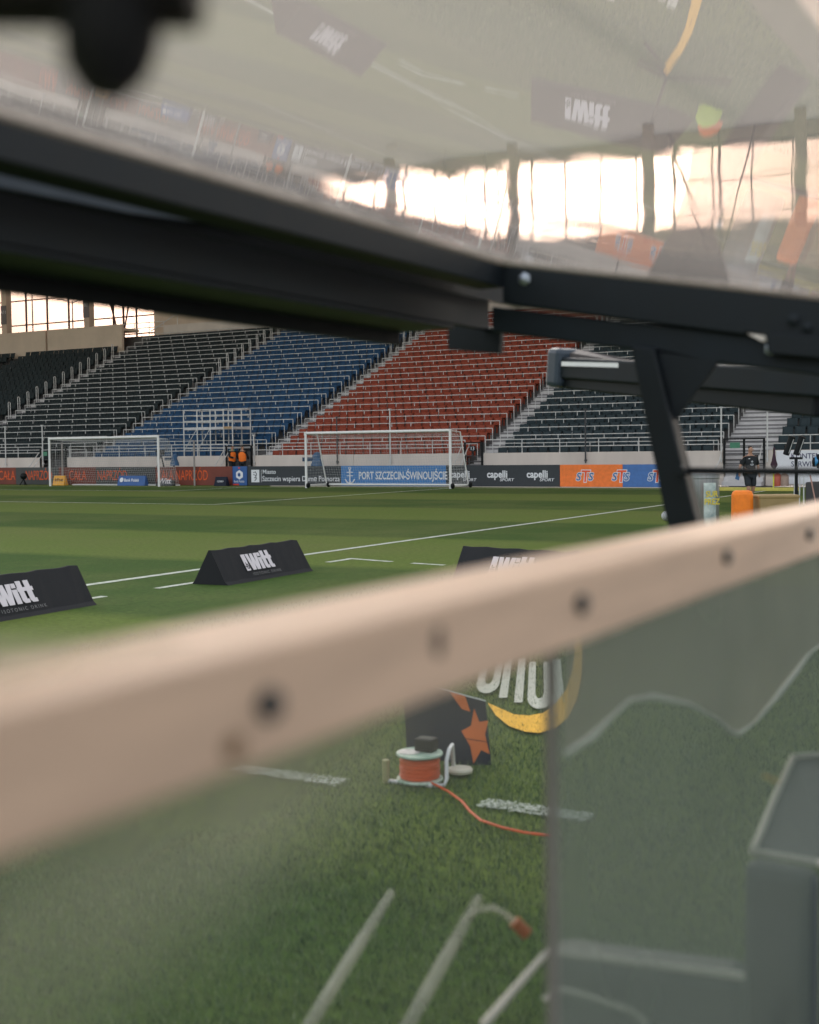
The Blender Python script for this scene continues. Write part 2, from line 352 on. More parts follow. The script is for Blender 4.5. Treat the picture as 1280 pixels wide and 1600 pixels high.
# aisle stairs (half steps)
AIS = [(-3.83, -1.39), (-15.56, -14.33), (-28.67, -27.46), (-40.9, -39.93), (-54.2, -52.5), (-65.0, -63.9)]
for a0, a1 in AIS:
    mb = MB()
    for j in range(24 if a0 > -54 else 22):
        mb.box((a0 + .02, yf(j) - .006, zf(j) - RS / 2 - .02), (a1 - .02, yf(j) + TR - .01, zf(j) + .03))
        mb.box((a0 + .02, yf(j) + TR / 2, zf(j) + .03), (a1 - .02, yf(j) + TR - .012, zf(j) + RS / 2))
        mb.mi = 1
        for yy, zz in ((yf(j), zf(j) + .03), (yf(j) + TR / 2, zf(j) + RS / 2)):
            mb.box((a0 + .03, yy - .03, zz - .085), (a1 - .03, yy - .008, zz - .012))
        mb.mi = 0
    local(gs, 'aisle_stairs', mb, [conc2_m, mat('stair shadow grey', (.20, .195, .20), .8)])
# front wall with gate gaps
edges = sorted([-82, 9.2] + [v for g in gates for v in g])
for i in range(0, len(edges) - 1, 2):
    mb = MB(); a, b = edges[i], edges[i + 1]; n = max(1, int((b - a) / 6)); 
    for q in range(n):
        u, v = a + (b - a) * q / n, a + (b - a) * (q + 1) / n
        mb.box((u + .008, YW - .12, 0), (v - .008, YW + .12, ZT))
    local(gs, 'front_wall', mb, wallc_m, bevel=.012)
for g0, g1 in gates:
    mb = MB()
    for k in range(5): mb.box((g0 + .05, YW - .6 + .28 * k, .19 * k), (g1 - .05, YW + 1.2, .19 * (k + 1)))
    local(gs, 'gate_steps', mb, conc2_m)

# seats: one mesh per colour, shared by every copy
def seat_mesh(m):
    mb = MB(); wd = .243; nx = 4
    def shell(rows, th):
        vs = []; nn = len(rows)
        for side in (0, 1):
            for (y, z, c) in rows:
                for i in range(nx + 1):
                    u = -1 + 2 * i / nx; vs.append((u * wd * (1 - .06 * (c > .02)), y - c * (1 - u * u) * -1 + (th if side else 0) * .5, z + (0 if side == 0 else -th) + c * .4 * u * u))
        W = nx + 1; fs = []
        for side in (0, 1):
            o = side * nn * W
            for r in range(nn - 1):
                for i in range(nx): fs.append((o + r * W + i, o + r * W + i + 1, o + (r + 1) * W + i + 1, o + (r + 1) * W + i))
        o = nn * W
        for i in range(nx): fs.append((i, i + 1, o + i + 1, o + i)); k = (nn - 1) * W; fs.append((k + i, k + i + 1, o + k + i + 1, o + k + i))
        for r in range(nn - 1): fs.append((r * W, (r + 1) * W, o + (r + 1) * W, o + r * W)); e = r * W + nx; fs.append((e, e + W, o + e + W, o + e))
        mb.add(vs, fs)
    shell([(.36, .42, .03), (.41, .60, .04), (.44, .76, .03), (.47, .80, .01)], .035)     # back
    shell([(.08, .44, .0), (.20, .42, .02), (.36, .41, .03)], .05)                         # pan
    mb.box((-.03, .30, .0), (.03, .36, .41)); mb.box((-.21, .34, .30), (.21, .38, .34))
    me = bpy.data.meshes.new('folding_seat'); me.from_pydata(mb.v, [], mb.f); me.materials.append(m)
    me.materials.append(galv_m)
    bm = bmesh.new(); bm.from_mesh(me); bmesh.ops.recalc_face_normals(bm, faces=bm.faces)
    for f in bm.faces: f.smooth = len(bm.faces) - f.index > 12
    bm.to_mesh(me); bm.free(); return me
SMESH = [seat_mesh(m) for m in SEATM]
spots = []
for bi, (nm, x0, x1, nr, rl, mi) in enumerate(BLK):
    n = int((x1 - x0 - .1) / .5); st = (x1 - x0 - .1) / n
    for j in range(nr):
        for i in range(n):
            x = x0 + .05 + st * (i + .5)
            if j < 2 and any(g0 - .2 < x < g1 + .2 for g0, g1 in gates): continue
            P_ = Vector((x, yf(j) + .25, zf(j) + .8)); d = (P_ - CP); dep = d.dot(CF)
            px = 640 + FPX * d.dot(CR) / dep
            py = 800 - FPX * d.dot(CU) / dep
            vis = px < 1290 and not (py < 655 and px > 1060) and not (py < 610 and px > 868)
            spots.append((0 if vis else 1, dep, bi, j, i, x, mi, px))
spots.sort()
SHORT = ['the corner flag block', 'the gate 13 block', 'the red block', 'the blue block', '', '', '']
for (q, dep, bi, j, i, x, mi, px) in spots[:300]:
    o = bpy.data.objects.new('folding_seat', SMESH[mi]); COL.objects.link(o); o.location = (x + random.uniform(-.012, .012), yf(j) + random.uniform(-.02, .02), zf(j)); o.rotation_euler = (random.uniform(-.02, .03), 0, random.uniform(-.03, .03))
    c = {0: 'slate', 1: 'blue', 2: 'red', 3: 'slate'}[mi]
    tag(o, f'{c} seat, {ORD[i]} from the left in the {ORD[j]} row of {SHORT[bi]}', 'seat', f'{c} folding seats of the grandstand')
rest = spots[300:]
me = bpy.data.meshes.new('grandstand_seats'); VV = []; FF = []; MM = []; k = 0
base = SMESH[0]; bv = np.array([v.co[:] for v in base.vertices]); bf = [tuple(p.vertices) for p in base.polygons]
for (q, dep, bi, j, i, x, mi, px) in rest:
    jit = random.uniform(-.012, .012)
    VV.append(bv + np.array((x + jit, yf(j) + jit, zf(j)))); FF += [tuple(a + k for a in f) for f in bf]; MM += [mi] * len(bf); k += len(bv)
me.from_pydata(np.concatenate(VV).tolist(), [], FF)
for m in SEATM: me.materials.append(m)
me.polygons.foreach_set('material_index', MM); me.polygons.foreach_set('use_smooth', [True] * len(MM))
o = bpy.data.objects.new('grandstand_seats', me); COL.objects.link(o)
tag(o, 'remaining rows of slate, blue and red folding seats filling the grandstand', 'seats', kind='stuff')

# rails over every row
RB = {1: 'of the slate block right of gate 13', 2: 'of the red block', 3: 'of the blue block', 4: 'of the slate block left of the blue'}
for bi, (nm, x0, x1, nr, rl, mi) in enumerate(BLK):
    if not rl: continue
    for j in range(nr):
        mb = MB(); y = TR - .10; z = 1.0; a, b = x0 - .35, x1 + .06
        L_ = b - a; mb.tube([(0, y, z), (L_, y, z)], .021, 5)
        mb.tube([(0, y, z), (0, y, 0.5)], .016, 5); mb.tube([(L_, y, z), (L_, y, .02)], .021, 5)
        off = (j * .37) % 1.15
        xx = .35 + off
        while xx < L_ - .2: mb.tube([(xx, y, z), (xx, y, .02)], .019, 5); xx += 1.15
        o = mb.build('safety_rail', galv_m, loc=None); o.location = (a, yf(j), zf(j))
        tag(o, f'grey rail over the {ORD[j]} row up {RB[bi]}', 'safety rail', 'safety rails over the seat rows')
# inverted-U hand loops beside the aisles
for bi, js in ((4, range(15, 24)), (3, range(17, 24)), (5, range(8, 21)), (2, range(18, 24))):
    x1 = BLK[bi][2]
    for j in js:
        mb = MB(); h = 1.25; r_ = .09
        pts = [(0, 0, 0), (0, 0, h - r_)] + [(0, r_ - r_ * math.cos(t), h - r_ + r_ * math.sin(t)) for t in (.5, 1.05, 1.57, 2.1, 2.64)] + [(0, 2 * r_, h - r_), (0, 2 * r_, .1)]
        mb.tube(pts, .024, 6); o = mb.build('hand_loop', galv_m); o.location = (x1 + .16, yf(j) + .4, zf(j))
        nmb = {4: 'left of the blue seats', 3: 'right of the blue seats', 5: 'beside the far left unrailed seats', 2: 'right of the red seats'}[bi]
        tag(o, f'upright metal hand loop at the {ORD[j]} step {nmb}', 'hand rail', 'hand loops beside the aisle stairs')
# railing along the top of the front wall
for i in range(0, len(edges) - 1, 2):
    a, b = edges[i] + .05, edges[i + 1] - .05
    mb = MB()
    for z in (.28, .62): mb.tube([(0, 0, z), (b - a, 0, z)], .022, 6)
    n = max(1, round((b - a) / 1.9))
    for q in range(n + 1): mb.tube([((b - a) * q / n, 0, 0), ((b - a) * q / n, 0, .62)], .022, 6)
    o = mb.build('wall_railing', galv_m); o.location = (a, YW + .03, ZT)
    nm = ['at the far left below the unrailed seats', 'left of the two stewards', 'between the stewards and gate 13', 'between gate 13 and the corner gate', 'right of the corner gate above the white banner'][i // 2]
    tag(o, f'two-bar metal railing on the front wall {nm}', 'railing', 'railings on the front wall')
for x, yy, c, lb in ((9, 667, 0, 'at the far left edge'), (67, 665, 0, 'beside the left gate'), (397, 680, 0, 'right of the two stewards'), (527, 652, 1, 'above the left part of the nearer goal'), (610, 640, 0, 'behind the middle of the nearer goal'), (915, 640, 1, 'black one in front of the right slate block'), (1127, 637, 0, 'left of the corner gate'), (1199, 630, 0, 'right of the corner gate')):
    b = on(x, 712, 1, YW - .2); t = on(x, yy, 1, YW - .2)
    mb = MB(); mb.tube([(0, 0, 0), (0, 0, t.z - 1.0)], .035, 8); mb.box((-.07, -.05, t.z - 1.02), (.07, .05, t.z - .96)); mb.box((-.05, -.03, .1), (.05, .10, .16))
    o = mb.build('net_pole', steel_m if c else galv_m); o.location = (b.x, YW - .2, 1.0)
    tag(o, f'thin upright pole on the front wall {lb}', 'pole', 'poles along the front wall')
# gates
GN = ['at the corner behind the man in black', 'numbered 13 behind the nearer goal', 'behind the two stewards', 'at the left behind the farther goal']
sign_g = mat('green sign', (.06, .22, .13), .5)
for gi, (g0, g1) in enumerate(gates):
    t = empty('stand_gate', f'black metal stand gate {GN[gi]}', 'gate', (g0, YW - .16, 0), 'black gates in the stand wall')
    W_ = g1 - g0
    mb = MB()
    for x in ([.04, W_ * .5, W_ - .04] if gi == 0 else [.04, W_ - .04]): mb.box((x - .045, -.03, .5 if gi else .7), (x + .045, .03, 2.0))
    mb.box((0, -.025, 1.96), (W_, .025, 2.02)); mb.build('frame', black_m, t)
    mb = MB()
    for k in range(5 if gi == 0 else 3): z = .85 + .26 * k; mb.tube([(.05, 0, z), (W_ - .05, 0, z)], .018, 6)
    mb.build('bars', steel_m, t)
    mb = MB(); mb.box((.30, -.06, 1.60), (.72 if gi == 0 else .62, -.035, 1.84)); s = mb.build('sign', sign_g if gi != 1 else black_m, t)
    if gi == 1: text('number', '13', (g0 + .34, YW - .16 - .062, 1.64), (1, 0, 0), (0, 0, 1), .24, lw_m, s, rel=False).location = -t.location
    for sx in ((-.35, .02) if gi != 0 else (-.15, W_ - .25)):
        mb = MB(); mb.tube([(sx, -.75, 0), (sx, -.75, .75), (sx + .12, -.6, 1.0), (sx + .12, 0.1, 1.75), (sx + .12, .3, 1.8)], .024, 6); mb.build('handrail', galv_m, t)

# concourse, window band, columns, roof
YG = 34.0
cw = empty('concourse_building', 'concourse hall with tall bright windows above the grandstand', 'building', (-30, 30, zt))
mb = MB(); mb.box((-82, 24.05, 8.9), (-62.2, 24.3, 11.45)); mb.box((-62.0, 24.05, 8.9), (-54.3, 24.3, 11.45)); mb.box((-82, 24.3, 11.0), (-54.3, 26.0, 11.2)); local(cw, 'parapet', mb, bwall_m)
mb = MB(); mb.box((-51.6, 25.7, 9.75), (-42.0, 26.0, 11.35)); mb.box((-41.8, 25.7, 9.75), (-29.2, 26.0, 11.35)); mb.box((-27, 25.7, 9.75), (9, 26.0, 11.35)); local(cw, 'parapet', mb, wallc_m)
mb = MB(); mb.box((-54.5, 28.0, 9.75), (-47.4, 33.0, 13.3)); local(cw, 'stair_house', mb, bwall_m)
mb = MB(); mb.box((-47.0, 27.6, 9.75), (-46.2, 28.2, 14.0)); mb.box((-45.6, 29.0, 9.75), (-30.0, 30.0, 13.6)); local(cw, 'back_wall', mb, mat('lit beige wall', (.55, .42, .30), .8))
mb = MB(); mb.box((-24, 32.6, 10.6), (-2, 33.6, 14.3)); local(cw, 'kiosk', mb, bwall_m)
# window grid
mull_m = mat('window mullion', (.16, .11, .11), .5)
gl = veil('window glass', (.095, .071, .062), (.5, .4, .4), .03, gloss=.05)
mb = MB(); xs = np.arange(-150, 60, 2.6)
for i, x in enumerate(xs):
    wd = .035 if i % 4 else .07; mb.box((x - wd, YG - .09, 10.6), (x + wd, YG + .09, 21))
for z in (11.9, 13.4, 15.6, 17.9, 20.0): mb.box((-150, YG - .06, z - .05), (60, YG + .06, z + .05))
local(cw, 'window_grid', mb, mull_m)
mb = MB(); mb.add([(-150, YG + .1, 10.6), (60, YG + .1, 10.6), (60, YG + .1, 21), (-150, YG + .1, 21)], [(0, 1, 2, 3)]); local(cw, 'window_glass', mb, gl)
# diagonal trusses
mb = MB()
for x in np.arange(-146, 60, 16.8):
    mb = MB(); mb.tube([(x - 3.0, 32.5, 21), (x, 32.5, 10.6), (x + 2.6, 32.5, 21)], [.12, .10, .07], 6); mb.tube([(x + .3, 32.5, 10.6), (x + .3, 32.5, 21)], .10, 6)
    local(cw, 'truss', mb, mat('rust brown steel', (.12, .07, .06), .6))
xc0 = on(10, 480, 1, 30).x; xc1 = on(139, 480, 1, 30).x; step = xc1 - xc0
plate_m = mat('grey plate', (.16, .15, .15), .6)
for k in range(-4, 9):
    x = xc0 + step * k; mb = MB(); mb.box((x - .30, 29.7, 9.8), (x + .30, 30.3, 21.4)); c = local(cw, 'column', mb, bwall_m, bevel=.02)
    mb = MB(); mb.box((x - .33, 29.66, 13.0), (x + .33, 29.695, 14.6)); s = local(cw, 'column_sign', mb, plate_m)
    s.parent = c
    if k in (0, 1):
        q = text('sign_lettering', 'A11' if k == 0 else 'B1', (x, 29.655, 13.9), (1, 0, 0), (0, 0, 1), .42, lw_m, cw, align='CENTER')
        q.parent = c
mb = MB(); mb.box((-150, YG - .3, 20.3), (60, YG + 1.5, 21.6)); local(cw, 'fascia', mb, bwall_m)
rf = empty('stadium_roof', 'dark stadium roof over the grandstand and its windows', 'roof', (-30, 10, 20))
mb = MB(); mb.add([(-150, -13, 19.6), (60, -13, 19.6), (60, 35.4, 21.37), (-150, 35.4, 21.37)], [(0, 1, 2, 3)]); local(rf, 'roof_deck', mb, veil('translucent roof panels', (.9, .85, .8), (.20, .19, .175), 1, gloss=.0, trans=.85, scale=.3, vlo=1, vhi=1))  # translucency added so the deck glows and lights the stands
for x in np.arange(-145, 58, 33.6):
    mb = MB(); mb.beam((x, -12.5, 20.2), (x, 33, 21.9), .2, .3); local(rf, 'roof_beam', mb, mat('grey roof steel', (.16, .155, .15), .7))
# hand rail + people-like clutter on the concourse, small
mb = MB(); 
for z in (.9, .5): mb.tube([(0, 0, z), (7.4, 0, z)], .03, 6)
for k in range(6): mb.tube([(k * 1.48, 0, 0), (k * 1.48, 0, .9)], .03, 6)
o = mb.build('concourse_railing', galv_m); o.location = (-60.5, 27.5, 11.0); tag(o, 'metal railing in front of the concourse windows left of the stair house', 'railing')
mb = MB(); mb.tube([(-53.6, 26.6, 11.1), (-51.0, 26.6, 12.3), (-48.6, 26.6, 12.3)], .04, 6); mb.tube([(-51, 26.6, 11), (-51, 26.6, 12.3)], .03, 6)
o = mb.build('stair_handrail', galv_m); tag(o, 'sloping handrail against the beige stair house', 'handrail')
for x, h_ in ((205, 6.0), (480, 5.2), (235, 5.5)):
    pass
for (px, py, Y, lb) in ((50, 455, 62, 'left double-armed street lamp outside the concourse windows'), (113, 470, 66, 'right double-armed street lamp outside the concourse windows')):
    p = on(px, py, 1, Y); t = empty('street_lamp', lb, 'street lamp', (p.x, Y, 0))
    mb = MB(); mb.tube([(0, 0, 0), (0, 0, p.z)], [.12, .07], 8); mb.build('pole', steel_m, t)
    for s in (-1, 1):
        mb = MB(); mb.tube([(0, 0, p.z - .3), (s * .8, 0, p.z), (s * 1.7, 0, p.z + .3)], .05, 6); mb.box((min(s * 1.5, s * 2.4), -.15, p.z + .26), (max(s * 1.5, s * 2.4), .15, p.z + .36)); mb.build('arm', steel_m, t)

# ------------------------------------------------------------------ advertising boards
YB = 1.9
led_d = mat('led dark', (.055, .055, .055), .5); led_r = mat('led red', (.16, .035, .022), .5, var=.3, scale=.5); led_t = mat('led orange text', (.72, .10, .015), .5)
bd_dark = mat('board dark grey', (.030, .035, .042), .55); bd_blue = mat('board blue', (.055, .20, .47), .5); bd_blue2 = mat('board blue deep', (.06, .16, .42), .5); bd_or = mat('board orange', (.90, .20, .035), .5)
bd_pko = mat('bank blue', (.03, .10, .30), .5)
def xb(px): return on(px, 745, 1, YB).x
def board(label, x0, x1, m, h=.97, y=YB, th=.12):
    t = empty('advertising_board', label, 'advertising board', (x0, y, 0), 'advertising boards along the goal line')
    mb = MB(); mb.box((0.004, 0, .02), (x1 - x0 - .004, th, h)); mb.build('panel', m, t, bevel=.006)
    mb = MB()
    n = max(2, int((x1 - x0) / 2))
    for k in range(n + 1):
        x = .1 + (x1 - x0 - .2) * k / n; mb.beam((x, th + .01, h * .8), (x, th + .6, .02), .04, .04); mb.box((x - .02, th, .0), (x + .02, th + .62, .03))
    mb.build('brace', steel_m, t); return t
def btext(t, body, px, z, size, m, **k):
    return text('lettering', body, (xb(px), YB - .004, z), (1, 0, 0), (0, 0, 1), size, m, t, **k)
# LED run at the left
segs = [(-150, -95, led_d), (-95, 25, led_r), (25, 92, led_d), (92, 150, led_r), (150, 243, led_d), (243, 364, led_r)]
LB = ['led board at the far left edge outside the frame, dark', 'red led board reading the start of CALA at the left edge', 'grey led board with NAPRZOD running into the farther goal post', 'red led board behind the left half of the farther goal', 'grey led board behind the blue bank board in the goal', 'red led board reading CALA NAPRZOD left of the blue bank sign']
for i, (a, b, m) in enumerate(segs):
    t = board(LB[i], xb(a), xb(b), m)
    if i == 1: btext(t, 'CAŁA', -2, .28, .74, led_t, xs=.70)
    if i == 2: btext(t, 'NAPRZÓD', 40, .28, .74, led_t, xs=.60, sp=.95)
    if i == 3: btext(t, 'CAŁA', 108, .28, .74, led_t, xs=.68)
    if i == 4: btext(t, 'NAPRZÓD', 152, .28, .74, led_t, xs=.62, sp=.95)
    if i == 5: btext(t, 'CAŁA NAPRZÓD', 245, .28, .74, led_t, xs=.60)
# blue bank sign, leaning
x0, x1 = xb(363), xb(386)
t = board('narrow blue bank sign with white shield left of the dark city board', x0, x1, bd_pko)
mb = MB(); mb.lathe([(.02, 0), (.24, 0), (.24, .01)], (x0 + (x1 - x0) * .5, YB - .002, .55), (0, -1, 0), 6); local(t, 'shield', mb, lw_m)
mb = MB(); mb.box((x0 + .36, YB - .018, .48), (x0 + .52, YB - .013, .62)); mb.box((x0 + .42, YB - .018, .44), (x0 + .46, YB - .013, .66)); local(t, 'shield_mark', mb, bd_pko)
mb = MB(); mb.box((x0 + .38, YB - .012, .86), (x0 + .50, YB - .005, .93)); mb.box((x0 + .05, YB - .012, .03), (x0 + .42, YB - .005, .10)); local(t, 'red_mark', mb, mat('sign red', (.7, .06, .03), .5))
btext(t, 'Bank Polski', 365.5, .17, .155, lw_m, bold=.01, xs=.9)
t = board('dark grey board reading Miasto Szczecin wspiera Dumę Pomorza', xb(387), xb(533), bd_dark)
mb = MB(); mb.box((xb(393), YB - .01, .18), (xb(405.5), YB - .002, .80)); local(t, 'emblem_plate', mb, lw_m)
mb = MB(); X = xb(399); mb.tube([(X - .10, YB - .014, .66), (X + .02, YB - .014, .70), (X + .10, YB - .014, .58), (X + .04, YB - .014, .46), (X + .08, YB - .014, .36), (X - .02, YB - .014, .26)], .018, 5); mb.tube([(X - .1, YB - .014, .56), (X + .04, YB - .014, .52)], .016, 5); mb.tube([(X - .06, YB - .014, .40), (X + .06, YB - .014, .44)], .014, 5); local(t, 'emblem', mb, black_m)
mb = MB(); mb.box((xb(408.3), YB - .008, .18), (xb(408.8), YB - .002, .80)); local(t, 'rule', mb, lw_m)
btext(t, 'Miasto', 410.5, .60, .30, lw_m, bold=.012); btext(t, 'Szczecin wspiera Dumę Pomorza', 410, .24, .36, lw_m, bold=.007, xs=.93)
t = board('bright blue board with white anchor reading PORT SZCZECIN-ŚWINOUJŚCIE', xb(533), xb(697), bd_blue)
X = xb(547); mb = MB(); y = YB - .012
mb.tube([(X, y, .82), (X, y, .16)], .035, 5); mb.tube([(X - .17, y, .66), (X + .17, y, .66)], .03, 5); mb.tube([(X - .17, y, .50), (X + .17, y, .50)], .022, 5)
mb.tube([(X - .26, y, .34), (X - .17, y, .20), (X, y, .13), (X + .17, y, .20), (X + .26, y, .34)], .035, 5); mb.tube([(X + .07 * math.cos(a), y, .86 + .05 * math.sin(a)) for a in np.linspace(0, 6.28, 9)], .02, 4)
local(t, 'anchor', mb, lw_m)
btext(t, 'PORT SZCZECIN-ŚWINOUJŚCIE', 560.5, .34, .50, lw_m, bold=.022, xs=.655)
t = board('dark board with three white capelli sport logos right of the nearer goal', xb(697), xb(875), bd_dark)
for px in (703, 761, 823):
    btext(t, 'capelli', px, .42, .44, lw_m, bold=.028, xs=.92); btext(t, 'SPORT', px + 20, .26, .18, lw_m, bold=.012, xs=1.25, shear=.2)
t = board('orange board with white outlined blue letters beside the dark logo board', xb(875), xb(973), bd_or)
sts_b = mat('logo blue', (.05, .15, .36), .5); sts_o = mat('logo orange', (.85, .10, .03), .5)
def sts(t, px):
    for mm, bo, e in ((lw_m, .075, .003), (None, .02, .007)):
        btext(t, 'S', px - 14, .30, .46, mm or sts_b, bold=bo, shear=.2, ext=e); btext(t, 'S', px + 5, .30, .46, mm or sts_b, bold=bo, shear=.2, ext=e)
        btext(t, 'T', px - 6.5, .24, .70, mm or sts_o, bold=bo * .8, shear=.1, ext=e + .0015, xs=.95)
sts(t, 914); sts(t, 970)
t = board('blue board with a half-hidden outlined logo behind the slanting post', xb(973), xb(1068), bd_blue2); sts(t, 1026)
mb = MB(); mb.box((-24.5, 1.42, .002), (-3.1, 1.75, .022)); tag(mb.build('kerb_strip', wallc_m), kind='structure')

# small boards in front of them
def small(name, label, px0, px1, ytop, Y, m, txt=None, tm=None, ts=.2, lean=.12, yb=760):
    a, b = on(px0, yb, 1, Y), on(px1, yb, 1, Y); h = on((px0 + px1) / 2, ytop, 1, Y).z
    t = empty(name, label, 'small board', (a.x, Y, 0), 'small boards standing behind the farther goal'); W_ = b.x - a.x
    mb = MB(); mb.hexa([(0, 0, 0), (W_, 0, 0), (W_, .35, 0), (0, .35, 0), (0.03, lean, h), (W_ - .03, lean, h), (W_ - .03, lean + .08, h), (.03, lean + .08, h)]); mb.build('body', m, t, bevel=.01)
    if txt: text('lettering', txt, (a.x + W_ / 2, Y - .004 + lean * .42, h * .42), (1, 0, 0), (0, lean, h), ts, tm, t, align='CENTER', bold=.02)
    return t
small('small_advertising_board', 'small yellow parcel board beside the left post of the farther goal', 82, 100, 743, 1.3, mat('yellow board', (.80, .36, .02), .5), 'InPost', black_m, .24)
t = small('small_advertising_board', 'low deep blue bank board with white shield behind the goal net', 183, 226, 743.5, 1.3, bd_pko, 'Bank Polski', lw_m, .22)
mb = MB(); mb.lathe([(.01, 0), (.13, 0), (.13, .01)], (.30, .03, .30), (0, -1, .3), 8); mb.build('shield', lw_m, t)
small('small_advertising_board', 'low black board with big white letters right of the farther goal post', 243, 269, 750, 1.3, bd_dark, 'Witt', lpink_m, .42)
small('small_advertising_board', 'small navy board with two tiny lines of text in front of red led board', 334, 353, 745, 1.3, navy_m, 'CZTERY', lw_m, .11)
mb = MB(); mb.lathe([(.02, -.2), (.14, -.14), (.2, 0), (.14, .14), (.02, .2)], (0, 0, .5), n=12); mb.tube([(0, 0, .35), (-.2, -.1, 0)], .03, 6); mb.tube([(0, 0, .35), (.2, -.1, 0)], .03, 6); mb.tube([(0, 0, .35), (0, .2, 0)], .03, 6)
o = mb.build('microphone_stand', black_m, smooth=True); p = on(37, 750, 1, 1.2); o.location = (p.x, 1.2, 0); tag(o, 'low black furry microphone on a short tripod before the left boards', 'microphone')

# ------------------------------------------------------------------ goals
def goal(label, x0, y0, rear, supports, wheels, dens=.14, rt=.9):
    t = empty('football_goal', label, 'goal', (x0, y0, 0), 'white football goals'); W_, H_, r_ = 7.32, 2.44, .06
    for x in (-.06, W_ + .06):
        mb = MB(); mb.tube([(x, 0, 0), (x, 0, H_ + .12)], r_, 12); mb.build('post', white_m, t, smooth=True)
    mb = MB(); mb.tube([(-.06, 0, H_ + .06), (W_ + .06, 0, H_ + .06)], r_, 12); mb.build('crossbar', white_m, t, smooth=True)
    mb = MB()
    if wheels:
        for x in (-.06, W_ + .06):
            mb.tube([(x, 0, .12), (x, rear, .12)], .045, 8); mb.tube([(x, rear, .12), (x, rt, H_), (x, 0, H_ + .05)], .03, 8)
        mb.tube([(-.06, rear, .12), (W_ + .06, rear, .12)], .045, 8)
        mb.build('ground_frame', white_m, t, smooth=True)
        for x in (-.06, W_ + .06):
            for y in (0, rear):
                w_ = MB(); w_.lathe([(.02, -.05), (.10, -.05), (.12, -.02), (.12, .02), (.10, .05), (.02, .05)], (x + .1, y, .12), (1, 0, 0), 14); w_.build('wheel', black_m, t, smooth=True)
    else:
        mb.tube([(-.06, rear, .03), (W_ + .06, rear, .03)], .03, 6); mb.build('net_bar', white_m, t)
    # net: real cords over back, roof and sides
    mb = MB(); rn = .0038 if wheels else .005
    def surf(u, v, k):   # k back/roof: u across, v along profile
        prof = [(0, H_), (rt, H_ - .12 if wheels else H_ - .05), (rear, .1)]
        if v < .3: a = v / .3; y = prof[0][0] + (prof[1][0] - prof[0][0]) * a; z = prof[0][1] + (prof[1][1] - prof[0][1]) * a
        else: a = (v - .3) / .7; y = prof[1][0] + (prof[2][0] - prof[1][0]) * a; z = prof[1][1] + (prof[2][1] - prof[1][1]) * a
        sag = .10 * math.sin(math.pi * v) * math.sin(math.pi * min(1, max(0, u))); return (u * W_, y + sag * .5, z - sag)
    nu, nv = int(W_ / dens), int(3.4 / dens)
    for i in range(nu + 1): mb.tube([surf(i / nu, v / 8, 0) for v in range(9)], rn, 3, caps=False)
    for j in range(nv + 1): mb.tube([surf(u / 8, j / nv, 0) for u in range(9)], rn, 3, caps=False)
    for x in (0, W_):
        n = int(H_ / dens)
        for j in range(1, n): 
            z = H_ * j / n; ye = rt + (rear - rt) * (1 - z / H_); mb.tube([(x, .03, z), (x, ye, z)], rn, 3, caps=False)
        for j in range(1, int(rear / dens)):
            y = dens * j; z = H_ if y < rt else H_ * (1 - (y - rt) / (rear - rt)); mb.tube([(x, y, .05), (x, y, z)], rn, 3, caps=False)
    mb.build('net', mat('net cord', (.45, .45, .44), .8), t)
    if supports:
        for x in (-.9, W_ + .9):
            mb = MB(); mb.tube([(x, rear + .15, 0), (x, rear + .15, 2.3)], .05, 8); mb.tube([(x, rear + .15, 2.3), (0 if x < 0 else W_, rt, H_)], .012, 4); mb.build('net_support', mat('support pole', (.30, .27, .25), .5), t)
    return t
goal('farther white goal with grey net before the orange-lettered boards', -37.66, 0, 1.6, True, False, .13, .9)
pl = on(478, 759.5, 2, 0); pr = on(700, 761.0, 2, 0)
gl2 = goal('nearer white goal on wheels before the blue port board', -20.85, -.75, 1.7, False, True, .13, .95)
ang = 0.0
gl2.rotation_euler.z = ang

